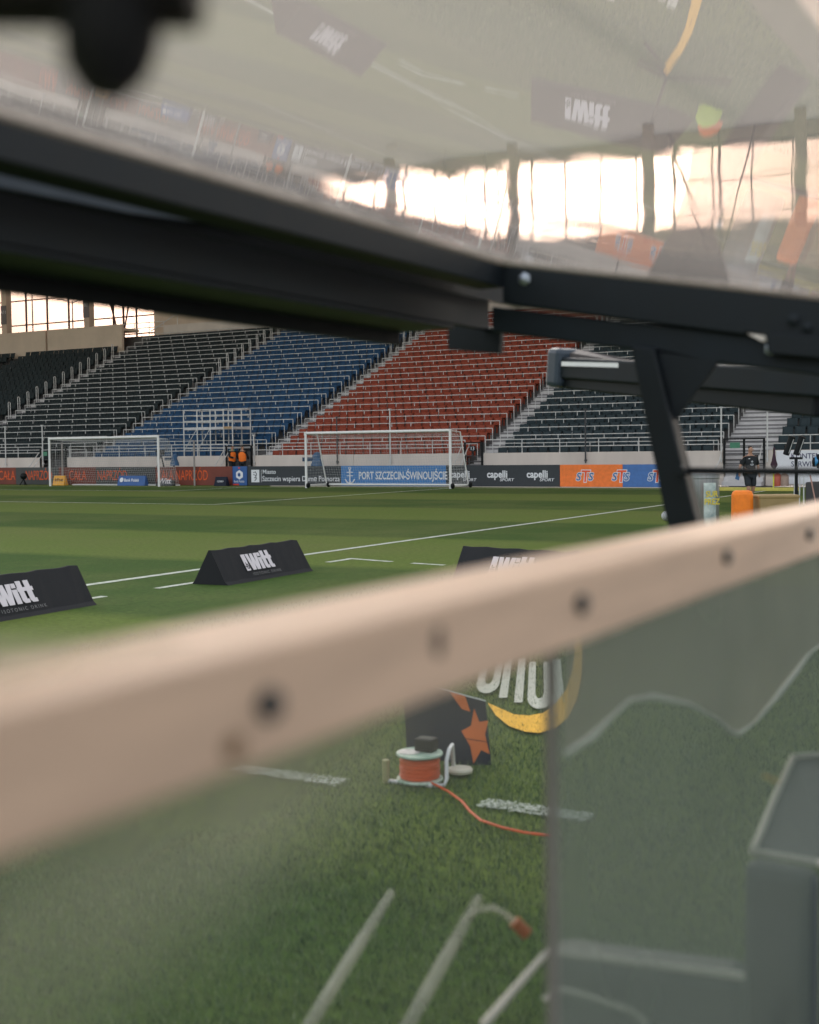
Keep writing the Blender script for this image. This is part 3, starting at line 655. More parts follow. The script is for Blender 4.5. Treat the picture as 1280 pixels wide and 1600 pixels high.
# ------------------------------------------------------------------ triangular pitch-side boards
def wedge(label, A, Bp, h=.43, dpt=.56, seed=0):
    A, Bp = Vector(A), Vector(Bp); d = (Bp - A); L_ = d.length; rz = math.atan2(d.y, d.x)
    t = empty('triangular_board', label, 'pitchside board', (A.x, A.y, 0), 'black triangular boards on the touchline'); t.rotation_euler.z = rz
    # local x along board, front face on -y side
    n = 16; mb = MB(); vs = []
    for i in range(n + 1):
        x = L_ * i / n; s = .006 * math.sin(i * 1.7 + seed) + .004 * math.sin(i * 3.1)
        vs += [(x, 0, 0), (x, .05 + s, .04 + s * .5), (x, dpt * .5 - .015, h + s), (x, dpt * .5 + .015, h + s), (x, dpt - .04, .04), (x, dpt, 0)]
    fs = []
    for i in range(n):
        for k in range(5): a = i * 6 + k; fs.append((a, a + 6, a + 7, a + 1))
        fs.append((i * 6, i * 6 + 5, i * 6 + 11, i * 6 + 6))
    fs += [tuple(range(6)), tuple(range(n * 6 + 5, n * 6 - 1, -1))]
    mb.add(vs, fs); mb.build('cover', blackcloth, t)
    up = Vector((0, dpt * .5 - .03, h)).normalized(); nrm = Vector((1, 0, 0)).cross(up)
    o0 = Vector((L_ * .27, .022, .0)) + up * .145 + nrm * .012
    def lt(body, off, size, m, **k): return text('lettering', body, o0 + Vector((off[0], 0, 0)) + up * off[1], (1, 0, 0), up, size, m, t, rel=False, **k)
    # logo drawn as block strokes: upright tab, W, i, t, t
    S = .235; LM = lpink_m
    def quad(mb, pts): mb.prism([o0 + Vector((1, 0, 0)) * (a) + up * (b) for a, b in pts], nrm, .004)
    mb = MB(); quad(mb, [(0, 0), (.085, 0), (.085, S), (0, S)]); tab = mb.build('logo_tab', LM, t)
    text('logo_tab_lettering', 'dr', o0 + Vector((.075, 0, 0)) + up * .02 + nrm * .005, up, Vector((-1, 0, 0)), .11, blackcloth, t, rel=False, bold=.02)
    mb = MB(); x = .10; sl = .0
    quad(mb, [(x + a, b) for a, b in ((0, S), (.065, S), (.082, .09), (.10, S), (.155, S), (.175, .09), (.19, S), (.26, S), (.215, 0), (.14, 0), (.128, .10), (.113, 0), (.04, 0))])
    x = .352; quad(mb, [(x, 0), (x + .07, 0), (x + .07, .165), (x, .165)]); quad(mb, [(x + .012, .182), (x + .07, .182), (x + .07, S), (x + .012, S)]); 
    for x in (.442, .555):
        quad(mb, [(x, .03), (x + .025, 0), (x + .10, 0), (x + .10, .045), (x + .072, .045), (x + .072, .135), (x + .10, .135), (x + .10, .18), (x + .072, .18), (x + .072, S + .02), (x, S + .02), (x, .18), (x - .012, .18), (x - .012, .135), (x, .135)])
    mb.build('logo', LM, t)
    lt('ISOTONIC DRINK', (.09, -.075), .058, mat('small print', (.22, .21, .21), .7), sp=1.5, ext=0.002)
    return t
fa, fb = on(357, 915, 2, 0), on(490, 892, 2, 0)
wedge('black triangular board with white logo, middle one, fully visible', fa, fb, seed=2)
f1 = on(152, 945, 2, 0); dv = (fb - fa).normalized(); dv1 = Matrix.Rotation(R(1.5), 3, 'Z') @ dv
wedge('black triangular board with white logo at the left edge of the photo', f1 - dv1 * (fb - fa).length, f1, seed=1)
ra, rb_ = on(725, 853, 2, .44), on(868, 861, 2, .44); dv = (rb_ - ra).normalized(); sd_ = Vector((dv.y, -dv.x, 0))
fa3 = ra + sd_ * .28; fa3.z = 0
wedge('black triangular board half hidden behind the beige bar', fa3, fa3 + dv * (fb - fa).length, h=.44, seed=3)

# ------------------------------------------------------------------ people
def skin_mesh(joints, edges_, lv=1):
    me = bpy.data.meshes.new('b'); me.from_pydata([j[0] for j in joints], edges_, []); o = bpy.data.objects.new('b', me); COL.objects.link(o)
    m = o.modifiers.new('s', 'SKIN'); m.use_smooth_shade = True
    for i, j in enumerate(joints):
        sv_ = me.skin_vertices[0].data[i]; r_ = j[1]; sv_.radius = r_ if isinstance(r_, tuple) else (r_, r_)
    me.skin_vertices[0].data[0].use_root = True
    s = o.modifiers.new('u', 'SUBSURF'); s.levels = lv; s.render_levels = lv
    dg = bpy.context.evaluated_depsgraph_get(); r = bpy.data.meshes.new_from_object(o.evaluated_get(dg)); bpy.data.objects.remove(o); return r
def addm(name, me, m, t):
    me.materials.clear(); me.materials.append(m); me.name = name; o = bpy.data.objects.new(name, me); COL.objects.link(o); o.parent = t; return o
def person(label, loc, rz, arms, legs, top, topm, botm, legm, hair=hair_m, lean=0, headturn=0, longs=True, H=1.78, shoe=black_m, short_sleeve=True):
    """x right, y forward is -y; arms: list of (elbow, hand) for left,right ; legs: (knee, ankle, toe)"""
    t = empty('person', label, 'person', loc, rz=rz); k = H / 1.78; S = lambda p: tuple(v * k for v in p)
    J = [(S((0, 0, .98)), (.15 * k, .11 * k)), (S((0, -.01 - lean * .3, 1.18)), (.14 * k, .10 * k)), (S((0, -lean * .7, 1.40)), (.165 * k, .11 * k)), (S((0, -lean, 1.52)), (.07 * k, .065 * k)), (S((0, -lean - .015, 1.60)), (.055 * k, .06 * k)),
         (S((0, -lean - .03, 1.68)), (.075 * k, .09 * k)), (S((0, -lean - .02, 1.775)), (.055 * k, .07 * k))]
    E_ = [(0, 1), (1, 2), (2, 3), (3, 4), (4, 5), (5, 6)]
    for s, (el, ha) in zip((-1, 1), arms):
        i = len(J); J += [(S((s * .18, -lean, 1.44)), .062 * k), (S(el), .045 * k), (S(ha), .03 * k), (S(tuple(a + (a - b) * .22 for a, b in zip(ha, el))), (.038 * k, .02 * k))]; E_ += [(2, i), (i, i + 1), (i + 1, i + 2), (i + 2, i + 3)]
    for s, (kn, an, to) in zip((-1, 1), legs):
        i = len(J); J += [(S((s * .095, 0, .90)), .09 * k), (S(kn), .062 * k), (S(((kn[0] + an[0]) / 2, (kn[1] + an[1]) / 2 + .02, (kn[2] + an[2]) / 2 + .06)), .058 * k), (S(an), .038 * k), (S(to), (.04 * k, .03 * k))]; E_ += [(0, i), (i, i + 1), (i + 1, i + 2), (i + 2, i + 3), (i + 3, i + 4)]
    body = addm('body', skin_mesh(J, E_, 2), skin_m, t)
    # face: nose, brow, ears joined as one small part of the body object is kept separate as head features
    hc = Vector(S((0, -lean - .03, 1.68)))
    hz = Matrix.Rotation(headturn, 3, 'Z')
    mb = MB(); mb.add([hc + hz @ Vector(v) * k for v in [(-.014, -.088, -.02), (.014, -.088, -.02), (0, -.118, -.015), (0, -.085, .035)]], [(0, 1, 2), (0, 2, 3), (1, 3, 2)])
    for s in (-1, 1): mb.lathe([(.005, 0), (.028, .004), (.02, .014), (.004, .016)], hc + hz @ Vector((s * .074, 0, 0)) * k, hz @ Vector((s, .2, 0)), 8)
    mb.build('face', skin_m, t, smooth=True)
    mb = MB()
    for s in (-1, 1): mb.lathe([(.002, 0), (.010, .002), (.002, .005)], hc + hz @ Vector((s * .030, -.084, .02)) * k, hz @ Vector((0, -1, 0)), 6)
    mb.box(tuple(hc + Vector((-.022, -.088, -.052)) * k), tuple(hc + Vector((.022, -.083, -.046)) * k)); mb.build('eyes', black_m, t)
    hj = [(S((0, -lean + .02, 1.70)), (.088 * k, .088 * k)), (S((0, -lean - .02, 1.80)), (.074 * k, .092 * k))]
    addm('hair', skin_mesh(hj, [(0, 1)], 2), hair, t)
    # clothes follow the same joints
    g = 1.16
    up_i = [0, 1, 2, 7, 11]
    cj = [(J[0][0][:2] + (J[0][0][2] - .04,), (.165 * k, .125 * k)), (J[1][0], (.170 * k, .128 * k)), (J[2][0], (.205 * k, .138 * k)), (tuple((a * .7 + b * .3) for a, b in zip(J[2][0], J[3][0])), (.185 * k, .128 * k)), (tuple((a * .15 + b * .85) for a, b in zip(J[2][0], J[3][0])), (.105 * k, .092 * k))]; ce = [(0, 1), (1, 2), (2, 3), (3, 4)]
    for q in (7, 11):
        el = Vector(J[q + 1][0]); sh = Vector(J[q][0]); i = len(cj)
        if short_sleeve: e2 = sh.lerp(el, .85); cj += [(tuple(sh), .092 * k), (tuple(e2), .066 * k)]; ce += [(2, i), (i, i + 1)]
        else: cj += [(tuple(sh), .088 * k), (tuple(el), .060 * k), (tuple(el.lerp(Vector(J[q + 2][0]), .92)), .045 * k)]; ce += [(2, i), (i, i + 1), (i + 1, i + 2)]
    addm(top, skin_mesh(cj, ce, 2), topm, t)
    lj = [(S((0, 0, .98)), (.162 * k, .125 * k))]; le = []
    for q in (15, 20):
        i = len(lj); hp, kn, cf_, an = (Vector(J[q + a][0]) for a in range(4))
        if longs: lj += [(tuple(hp), .11 * k), (tuple(kn), .082 * k), (tuple(cf_), .076 * k), (tuple(an + Vector((0, 0, .02))), .06 * k)]; le += [(0, i), (i, i + 1), (i + 1, i + 2), (i + 2, i + 3)]
        else: lj += [(tuple(hp), .115 * k), (tuple(hp.lerp(kn, .92)), .10 * k)]; le += [(0, i), (i, i + 1)]
    addm('trousers' if longs else 'shorts', skin_mesh(lj, le, 2), botm, t)
    for q in (15, 20):
        an, to = Vector(J[q + 3][0]), Vector(J[q + 4][0])
        addm('shoe', skin_mesh([(tuple(an + Vector((0, .03, -.01))), .05 * k), (tuple(an.lerp(to, .5) + Vector((0, 0, -.005))), .05 * k), (tuple(to), (.048 * k, .035 * k))], [(0, 1), (1, 2)], 2), shoe, t)
        if not longs: addm('sock', skin_mesh([(tuple(an + Vector((0, 0, .01))), .044 * k), (tuple(an + Vector((0, 0, .12))), .050 * k)], [(0, 1)], 1), shoe, t)
    return t
pf = on(1172, 789, 2, 0)
pm = person('bearded man in black t-shirt and shorts walking near the corner flag', (pf.x, pf.y, 0.0), R(42),
    [((-.32, .03, 1.17), (-.40, -.10, .93)), ((.30, .06, 1.17), (.30, -.02, .90))],
    [((-.10, -.10, .50), (-.09, -.02, .09), (-.10, -.17, .035)), ((.11, .0, .50), (.10, .14, .11), (.10, .02, .035))],
    't_shirt', tee_m, mat('black shorts', (.018, .022, .028), .8), skin_m, longs=False, headturn=R(35), H=1.66)
def onchest(t, k):
    mb = MB(); y = -.115
    mb.tube([(0, y, 1.36 * k), (0, y, 1.22 * k)], .008, 5); mb.tube([(-.05, y, 1.25 * k), (-.03, y, 1.22 * k), (0, y, 1.21 * k), (.03, y, 1.22 * k), (.05, y, 1.25 * k)], .01, 5); mb.tube([(-.035, y, 1.32 * k), (.035, y, 1.32 * k)], .009, 5)
    mb.box((-.11, y - .005, 1.40 * k), (-.06, y + .01, 1.42 * k)); mb.build('shirt_print', lw_m, t)
onchest(pm, 1.66 / 1.78)
mb = MB(); c = on(1152, 743, 1, pf.y - .1); mb.prism([c + Vector(v) for v in ((-.06, 0, -.10), (.05, 0, -.14), (.09, 0, .06), (-.02, 0, .10))], (0, 1, 0), .012)
tag(mb.build('clipboard', mat('blue card', (.04, .12, .26), .5)), 'small blue card hanging from the hand of the man in black', 'card')
for px, lb, rz, ar in ((368 - 5, 'steward in orange vest turned right, left one of the pair at the gate', R(75), [((-.26, -.10, 1.20), (-.10, -.30, 1.15)), ((.26, -.10, 1.20), (.12, -.30, 1.2))]), (379, 'steward in orange vest seen from behind, right one at the gate', R(200), [((-.30, 0, 1.18), (-.24, -.2, 1.05)), ((.30, 0, 1.18), (.24, -.15, 1.05))])):
    p = on(px, 715, 1, 4.3)
    pp_ = person(lb, (p.x, 4.3, .25), rz, ar, [((-.10, -.02, .50), (-.10, .0, .09), (-.11, -.13, .035)), ((.10, -.02, .50), (.11, .02, .09), (.12, -.11, .035))], 'jacket', black_m, tee_m, tee_m, short_sleeve=False, H=1.76)
    addm('vest', skin_mesh([((0, 0, .84), (.215, .185)), ((0, 0, 1.12), (.205, .175)), ((0, 0, 1.36), (.26, .185)), ((0, 0, 1.47), (.17, .13))], [(0, 1), (1, 2), (2, 3)], 2), orange_m, pp_)

# ------------------------------------------------------------------ scaffold tower in the blue block
p0, p1 = on(290, 712, 1, 5.5), on(366, 712, 1, 5.5)
t = empty('camera_platform', 'galvanised scaffold platform in front of the blue seats beside the stewards', 'scaffold', (p0.x, 5.4, 0)); W_ = p1.x - p0.x; z1 = on(330, 640, 1, 5.4).z; zm = on(330, 669, 1, 5.4).z
for ix, x in enumerate((0, W_ * .28, W_ * .55, W_ * .82, W_)):
    for y in (0, 1.6):
        mb = MB(); mb.tube([(x, y, 1.3 + y * .45), (x, y, z1)], .035, 6); mb.build('upright', galv_m, t)
mb = MB()
for z in (z1, z1 - .3, z1 - .6, zm + .35, zm - .9, 1.9):
    for y in (0, 1.6): mb.tube([(0, y, z), (W_, y, z)], .022, 5)
    for x in (0, W_ * .55, W_): mb.tube([(x, 0, z), (x, 1.6, z)], .022, 5)
mb.tube([(0, 0, 1.8), (W_ * .28, 0, zm)], .02, 5); mb.tube([(W_ * .28, 0, 1.8), (W_ * .55, 0, zm)], .02, 5); mb.build('braces', galv_m, t)
mb = MB(); mb.box((0, 0, zm - .08), (W_, 1.6, zm + .06)); mb.build('deck', conc2_m, t)
mb = MB(); mb.box((W_ * .82, -.03, zm - .05), (W_, -.01, zm + .07)); mb.build('toe_board', mat('wood board', (.40, .26, .14), .7), t)

# covered cameras (blue rain covers)
def covered(label, px, Y, z, s):
    p = on(px, 718, 1, Y); t = empty('covered_camera', label, 'camera', (p.x, Y, z))
    mb = MB(); vs = []; n = 12
    for k, (r_, h) in enumerate(((.34, 0), (.30, .22), (.24, .42), (.20, .55), (.22, .68), (.15, .80), (.02, .85))):
        for i in range(n):
            a = 2 * math.pi * i / n; q = r_ * (1 + .18 * math.sin(3 * a + k) + .08 * math.sin(5 * a - k)); vs.append((q * math.cos(a) * s + (.10 * h), q * math.sin(a) * s * .7, h * s))
    fs = [(k * n + i, k * n + (i + 1) % n, (k + 1) * n + (i + 1) % n, (k + 1) * n + i) for k in range(6) for i in range(n)]
    mb.add(vs, fs); mb.build('rain_cover', mat('blue nylon', (.03, .09, .19), .5, var=.4, scale=5), t, smooth=True)
    mb = MB(); mb.box((-.75 * s, -.1, .38 * s), (-.1 * s, .1, .58 * s)); mb.build('lens_hood', mat('blue nylon dark', (.02, .05, .10), .6), t)
    mb = MB()
    for a in (0, 2.1, 4.2): mb.tube([(0, 0, .1), (.35 * math.cos(a), .35 * math.sin(a), -z + .02)], .025, 6)
    mb.build('tripod', black_m, t)
covered('blue rain-covered camera between farther goal and scaffold', 272, 3.6, 1.0, .75)
covered('blue rain-covered camera behind the left post of the nearer goal', 494, 3.4, .8, 1.0)
mb = MB(); mb.tube([(0, 0, .75), (-.25, -.1, 0)], .03, 6); mb.tube([(0, 0, .75), (.25, -.1, 0)], .03, 6); mb.tube([(0, 0, .75), (0, .25, 0)], .03, 6); mb.box((-.15, -.1, .75), (.15, .12, 1.0)); mb.tube([(-.1, 0, .9), (-.35, 0, .95)], .06, 8)
o = mb.build('camera_tripod', black_m); p = on(252, 720, 1, 3.6); o.location = (p.x, 3.6, .85); tag(o, 'small black camera left of the blue rain cover', 'camera')

# corner flag
t = empty('corner_flag', 'yellow corner flag pole with dark furled flag', 'corner flag', (0.02, -.02, 0))
mb = MB(); mb.tube([(0, 0, 0), (0, 0, 1.55)], .026, 8); mb.build('pole', mat('yellow pole', (.60, .62, .05), .5), t)
mb = MB(); vs = []; n = 8
for k, (r_, h) in enumerate(((.01, .75), (.07, .85), (.11, .95), (.09, 1.1), (.06, 1.35), (.04, 1.6), (.01, 1.63))):
    for i in range(n): a = 2 * math.pi * i / n; q = r_ * (1 + .3 * math.sin(2 * a + k)); vs.append((q * math.cos(a) + .02, q * math.sin(a), h))
mb.add(vs, [(k * n + i, k * n + (i + 1) % n, (k + 1) * n + (i + 1) % n, (k + 1) * n + i) for k in range(6) for i in range(n)]); mb.build('flag', mat('maroon flag', (.05, .02, .035), .8), t, smooth=True)
# yellow low rail behind it
mb = MB(); a, b = on(1118, 763, 2, .1), on(1242, 764, 2, .1); mb.box((0, 0, .0), (b.x - a.x, .10, .13)); o = mb.build('yellow_beam', mat('yellow beam', (.55, .47, .10), .6), bevel=.01); o.location = (a.x, a.y + .3, .0)
tag(o, 'long low yellow beam lying behind the corner flag', 'beam')
# white banner on the wall
a, b = on(1213, 704, 1, YW - .15), on(1213, 756, 1, YW - .15)
t = empty('wall_banner', 'white banner with dark serif letters on the wall at the right edge', 'banner', (a.x, YW - .15, b.z))
mb = MB(); mb.box((0, 0, 0), (5.5, .02, a.z - b.z)); mb.build('sheet', lw_m, t)
nv_ = mat('banner ink', (.03, .03, .10), .6)
h_ = a.z - b.z
x_ = on(1233, 730, 1, YW - .15).x
zk, zs_ = on(1237, 716.5, 1, YW - .16).z, on(1237, 729, 1, YW - .16).z; x_ = on(1236, 716, 1, YW - .16).x
text('lettering', 'KONTENERY', (x_, YW - .16, zk), (1, 0, 0), (0, 0, 1), .31, nv_, t, bold=.006, xs=.95); text('lettering', 'SERWIS', (x_, YW - .16, zs_), (1, 0, 0), (0, 0, 1), .31, nv_, t, bold=.006, xs=.95)
# red canister by the wall
for q, (px, lb) in enumerate(((1215, 'red canister at the foot of the wall behind the corner flag'), (1226, 'pale brown canister right of the red one at the wall'))):
    p = on(px, 757, 1, 4.0); mb = MB(); mb.lathe([(.02, 0), (.16, 0), (.17, .08), (.17, .42), (.11, .5), (.05, .53), (.05, .6), (.02, .6)], (0, 0, 0), n=14); o = mb.build('canister', mat('red canister', (.45, .09, .05), .5) if q == 0 else mat('brown canister', (.35, .25, .2), .6), smooth=True); o.location = (p.x, 4.0, .02); tag(o, lb, 'canister')
# camera rig at the right edge: two tilted black tubes on a stand
t0 = on(1240, 790, 2, 0); rigY = t0.y
def rg(x, y): return on(x, y, 1, rigY)
t = empty('light_stand', 'stand carrying two tilted black cylinder lamps at the right edge', 'camera rig', (t0.x, rigY, 0))
for dx in (0, 16):
    a, b = rg(1228 + dx, 711), rg(1238 + dx, 682); d = (b - a).normalized(); rr_ = .062 * (t0 - CP).length / 26
    mb = MB(); L_ = (b - a).length; mb.lathe([(rr_ * .6, 0), (rr_, .01), (rr_, L_ * .9), (rr_ * 1.12, L_ * .9), (rr_ * 1.12, L_), (rr_ * .4, L_)], a, d, 18); c = local(t, 'cylinder_lamp', mb, black_m, smooth=True)
    mb = MB(); q = a + Vector((CR.x, CR.y, 0)) * rr_ * .55 - Vector((CF.x, CF.y, 0)) * rr_ * .8; mb.beam(q + d * L_ * .1, q + d * L_ * .88, rr_ * .5, .012); local(t, 'strip', mb, galv_m)
a = rg(1246, 714)
mb = MB(); mb.beam(rg(1234, 716), rg(1254, 716), .06, .06); mb.tube([rg(1244, 716), rg(1245, 788)], .045, 8); local(t, 'mast', mb, black_m)
for x0, x1 in ((1250, 1249), (1256, 1256), (1243, 1240), (1266, 1275)):
    mb = MB(); mb.tube([rg(x0, 742), rg(x1, 788)], .02, 6); local(t, 'leg', mb, galv_m if x0 < 1260 else mat('pink tube', (.45, .25, .2), .5))
t = empty('television_camera', 'television camera with blue lens band cut by the right edge', 'camera', tuple(rg(1280, 730)))
mb = MB(); mb.lathe([(.05, 0), (.13, .02), (.13, .25), (.10, .28), (.10, .5)], rg(1269, 722), (1, .3, 0), 16); local(t, 'lens', mb, black_m, smooth=True)
mb = MB(); mb.lathe([(.02, 0), (.135, 0), (.135, .08), (.02, .08)], rg(1273, 721), (1, .3, 0), 16); local(t, 'blue_band', mb, mat('blue band', (.05, .25, .5), .4))
mb = MB(); a = rg(1277, 718); mb.box((a.x, a.y - .1, a.z - .25), (a.x + .6, a.y + .3, a.z + .15)); local(t, 'camera_body', mb, black_m, bevel=.03)
mb = MB(); a = rg(1279, 745); mb.box((a.x - .35, a.y, 0.0), (a.x + 1.2, a.y + .8, a.z - .15)); local(t, 'pedestal', mb, mat('dark equipment', (.05, .045, .045), .7), bevel=.03)

# bin with poster, ball, orange padded post, tan box
p = at(1094, 800, 20); bz = at(1094, 740, 20).z
t = empty('metal_bin', 'round silver metal bin with a pale poster right of the slanting post', 'bin', (p.x, p.y, 0)); rb = .30
mb = MB(); mb.lathe([(rb * .93, 0), (rb, .03), (rb, bz - .08), (rb * 1.05, bz - .07), (rb * 1.05, bz), (rb * .9, bz), (rb * .88, bz - .02)], n=32); mb.build('drum', mat('brushed silver', (.32, .33, .34), .32, metal=.7, var=.15, scale=4, streak=(8, 8, .4)), t, smooth=True)
vc = (CP - p); vc.z = 0; a0 = math.atan2(vc.y, vc.x); mb = MB(); n = 8; zs = (.28, bz - .14)
for i in range(n + 1):
    a = a0 + .18 + .75 * i / n
    for z in zs: mb.v.append(((rb + .006) * math.cos(a), (rb + .006) * math.sin(a), z))
mb.f = [(2 * i, 2 * i + 2, 2 * i + 3, 2 * i + 1) for i in range(n)]; mb.m = [0] * n
po = mb.build('poster', mat('pale poster', (.30, .40, .40), .5, var=.3, scale=5, alt=(.62, .68, .64)), t)
aa = a0 + .62; 
for kk, s_ in enumerate(('SUR', 'PREZ')):
    text('poster_lettering', s_, Vector(((rb + .012) * math.cos(aa), (rb + .012) * math.sin(aa), bz - .36 - .12 * kk)), (-math.sin(aa), math.cos(aa), 0), (0, 0, 1), .13, mat('poster yellow', (.7, .55, .05), .5), t, rel=False, bold=.02, align='CENTER')
mb = MB(); p = on(1041, 806, 2, .11); bm = bmesh.new(); bmesh.ops.create_icosphere(bm, subdivisions=3, radius=.11); me = bpy.data.meshes.new('football'); bm.to_mesh(me); bm.free()
me.materials.append(mat('ball white', (.6, .6, .58), .5, var=.5, scale=9, alt=(.7, .7, .7)));
for f in me.polygons: f.use_smooth = True
o = bpy.data.objects.new('football', me); COL.objects.link(o); o.location = (p.x, p.y, .11); tag(o, 'white football on the grass left of the slanting post', 'ball')
p = at(1160, 800, 18); tz = at(1160, 766, 18).z; mb = MB(); mb.hexa([(-.16, -.1, 0), (.16, -.1, 0), (.16, .1, 0), (-.16, .1, 0), (-.15, -.08, tz), (.15, -.08, tz), (.15, .08, tz), (-.15, .08, tz)])
o = mb.build('padded_board', mat('orange foam', (.92, .20, .008), .6, var=.2), bevel=.06); o.location = (p.x, p.y, 0); o.rotation_euler.z = R(29); tag(o, 'bright orange padded board with rounded corners in front of the walking man', 'padded board')
p = at(1212, 800, 18); tz = at(1212, 773, 18).z; mb = MB(); mb.box((-.28, -.2, 0), (.28, .2, tz)); mb.box((-.29, -.21, tz - .05), (.29, .21, tz + .004))
o = mb.build('storage_box', mat('tan box', (.30, .20, .08), .6), bevel=.02); o.location = (p.x, p.y, 0); o.rotation_euler.z = R(29); tag(o, 'tall tan storage box right of the orange board', 'box')
# boom microphone stand and bibs beside the touchline, hidden from the front by the bar but mirrored in the canopy
t = empty('boom_stand', 'black boom microphone stand mirrored in the canopy at the upper right', 'microphone stand', (6.9, -37.4, 0))
mb = MB()
for a in (0.4, 2.5, 4.6): mb.tube([(0, 0, .12), (.55 * math.cos(a), .55 * math.sin(a), .02)], .018, 6)
mb.build('tripod_base', black_m, t); mb = MB(); mb.tube([(0, 0, .1), (-.05, .15, .62)], .016, 6); mb.build('pole', black_m, t); mb = MB(); mb.lathe([(.01, 0), (.05, .03), (.055, .2), (.02, .26)], (-.2, .2, .6), (1, -.2, .2), 12); mb.build('microphone', blackcloth, t)
def bib(label, x, y, z, m, s=.28):
    mb = MB(); vs = []; n = 10
    for k, (r_, h) in enumerate(((1, 0), (.95, .3), (.8, .6), (.45, .85), (.05, .95))):
        for i in range(n): a = 2 * math.pi * i / n; q = s * r_ * (1 + .2 * math.sin(3 * a + k)); vs.append((q * math.cos(a), q * math.sin(a) * .7, h * s * 1.6))
    mb.add(vs, [(k * n + i, k * n + (i + 1) % n, (k + 1) * n + (i + 1) % n, (k + 1) * n + i) for k in range(4) for i in range(n)] + [tuple(range(n))])
    o = mb.build('training_bib', m, smooth=True); o.location = (x, y, z); tag(o, label, 'bib')
bib('crumpled orange bib heap mirrored in the canopy at the upper right', 6.5, -34.8, 0, orange_m, .13)
bib('crumpled yellow bib heap mirrored in the canopy beside the orange one', 6.7, -35.5, 0, mat('hi vis yellow', (.45, .60, .03), .7), .13)

# ------------------------------------------------------------------ cable reel, star panel, cord
rc = on(641, 1230, 2, 0); rc.y += .10
K = (rc - CP).dot(CF) / FPX   # metres per pixel there
t = empty('cable_reel', 'orange cable reel with green-white flanges standing before the star panel', 'cable reel', (rc.x, rc.y, 0)); h = 46 * K; r1 = 36 * K
gw = mat('mint flange', (.30, .50, .36), .4, var=.3, scale=9, alt=(.62, .68, .58))
for z in (.02, h):
    mb = MB(); mb.lathe([(.03, z - .006), (r1, z - .006), (r1 * 1.02, z), (r1, z + .006), (.03, z + .006)], n=32); mb.build('flange', gw, t, smooth=True)
mb = MB(); mb.lathe([(.02, 0), (r1 * .55, 0), (r1 * .55, h), (.02, h)], n=24); mb.build('drum', black_m, t, smooth=True)
mb = MB(); pts = []
for i in range(340):
    a = i * .42; lay = (i // 100); z = .032 + (h - .062) * abs(((i * .42 / (2 * math.pi) * .075) % 2) - 1); pts.append(((r1 * .80 + .004 * math.sin(i * .9)) * math.cos(a), (r1 * .80 + .004 * math.sin(i * .7)) * math.sin(a), z))
mb.tube(pts, .0085, 5); mb.lathe([(r1 * .3, .03), (r1 * .77, .03), (r1 * .77, h - .02), (r1 * .3, h - .02)], n=24); mb.build('wound_cable', mat('orange cable', (.58, .078, .010), .45), t, smooth=True)
hr = Vector((CR.x, CR.y, 0)).normalized(); hf = Vector((CF.x, CF.y, 0)).normalized()
mb = MB(); q = hr * r1 * 1.15
mb.tube([hr * .04 + Vector((0, 0, .01)) - hf * .10, q * .9 + Vector((0, 0, .01)) - hf * .10, q + Vector((0, 0, .04)) - hf * .08, q + Vector((0, 0, h * .8)) - hf * .05, q * 1.12 + Vector((0, 0, h * 1.12)), q * 1.25 + hf * .08 + Vector((0, 0, h * 1.15)), q * 1.3 + hf * .1 + Vector((0, 0, h * .4))], .011, 8)
mb.tube([-q * 1.25 + Vector((0, 0, .01)), hr * .05 + Vector((0, 0, .012)) - hf * .1], .011, 8); mb.build('tube_frame', galv_m, t, smooth=True)
mb = MB(); mb.lathe([(.016, 0), (.018, .01), (.018, h * .78), (.014, h * .8)], -q * 1.28, (0, 0, 1), 12); mb.build('handle', mat('olive grip', (.32, .30, .14), .5), t, smooth=True)
mb = MB(); c = hr * .03 + hf * .01; mb.box((c.x - .05, c.y - .03, h + .008), (c.x + .05, c.y + .05, h + .075)); mb.build('plug', black_m, t, bevel=.01)
mb = MB(); mb.lathe([(.01, 0), (.055, 0), (.055, .003)], (-hr * .05) + Vector((0, 0, h + .007)), (0, 0, 1), 20); mb.build('label_disc', mat('label white', (.6, .55, .52), .5, var=.3, scale=40), t)
# trailing cord
cp_ = [(672, 1222), (700, 1236), (722, 1252), (735, 1268), (752, 1282), (785, 1293), (820, 1301), (862, 1306)]
mb = MB(); mb.tube([on(x, y, 2, .022) for x, y in cp_], .0062, 6); o = mb.build('extension_cord', _M['orange cable'], smooth=True); tag(o, 'orange cord running over the grass from the cable reel', 'cord')
# star panel
yb_ = rc.y + .42
def leanp(x, y): # plane leaning back
    n_ = Vector((.46, -.86, .22)).normalized(); o_ = on(700, 1196, 2, 0); d = ray(x, y); tt = (o_ - CP).dot(n_) / d.dot(n_); return CP + d * tt
cs = [leanp(*q) for q in ((636, 1178), (769, 1204), (759, 1096), (629, 1062))]
nn_ = Vector((.46, -.86, .22)).normalized()
t = empty('star_panel', 'dark navy panel with orange star leaning behind the cable reel', 'panel', tuple(cs[0].lerp(cs[1], .5)))
mb = MB(); mb.prism(cs, -nn_, .02); local(t, 'panel', mb, navy_m, bevel=.004)
mb = MB(); c = (740, 1148); 
def star(cx, cy, ro, ri, rot):
    return [leanp(cx + (ro if k % 2 == 0 else ri) * math.sin(rot + k * math.pi / 5) * .92, cy - (ro if k % 2 == 0 else ri) * math.cos(rot + k * math.pi / 5) * 1.25) + nn_ * .004 for k in range(10)]
sp_ = [leanp(*q) + nn_ * .003 for q in ((741, 1107), (749, 1128), (763, 1126), (758, 1148), (765, 1178), (752, 1172), (740, 1193), (735, 1166), (721, 1142), (736, 1134))]
mb.add([leanp(743, 1150) + nn_ * .003] + sp_, [(0, i + 1, (i + 1) % 10 + 1) for i in range(10)])
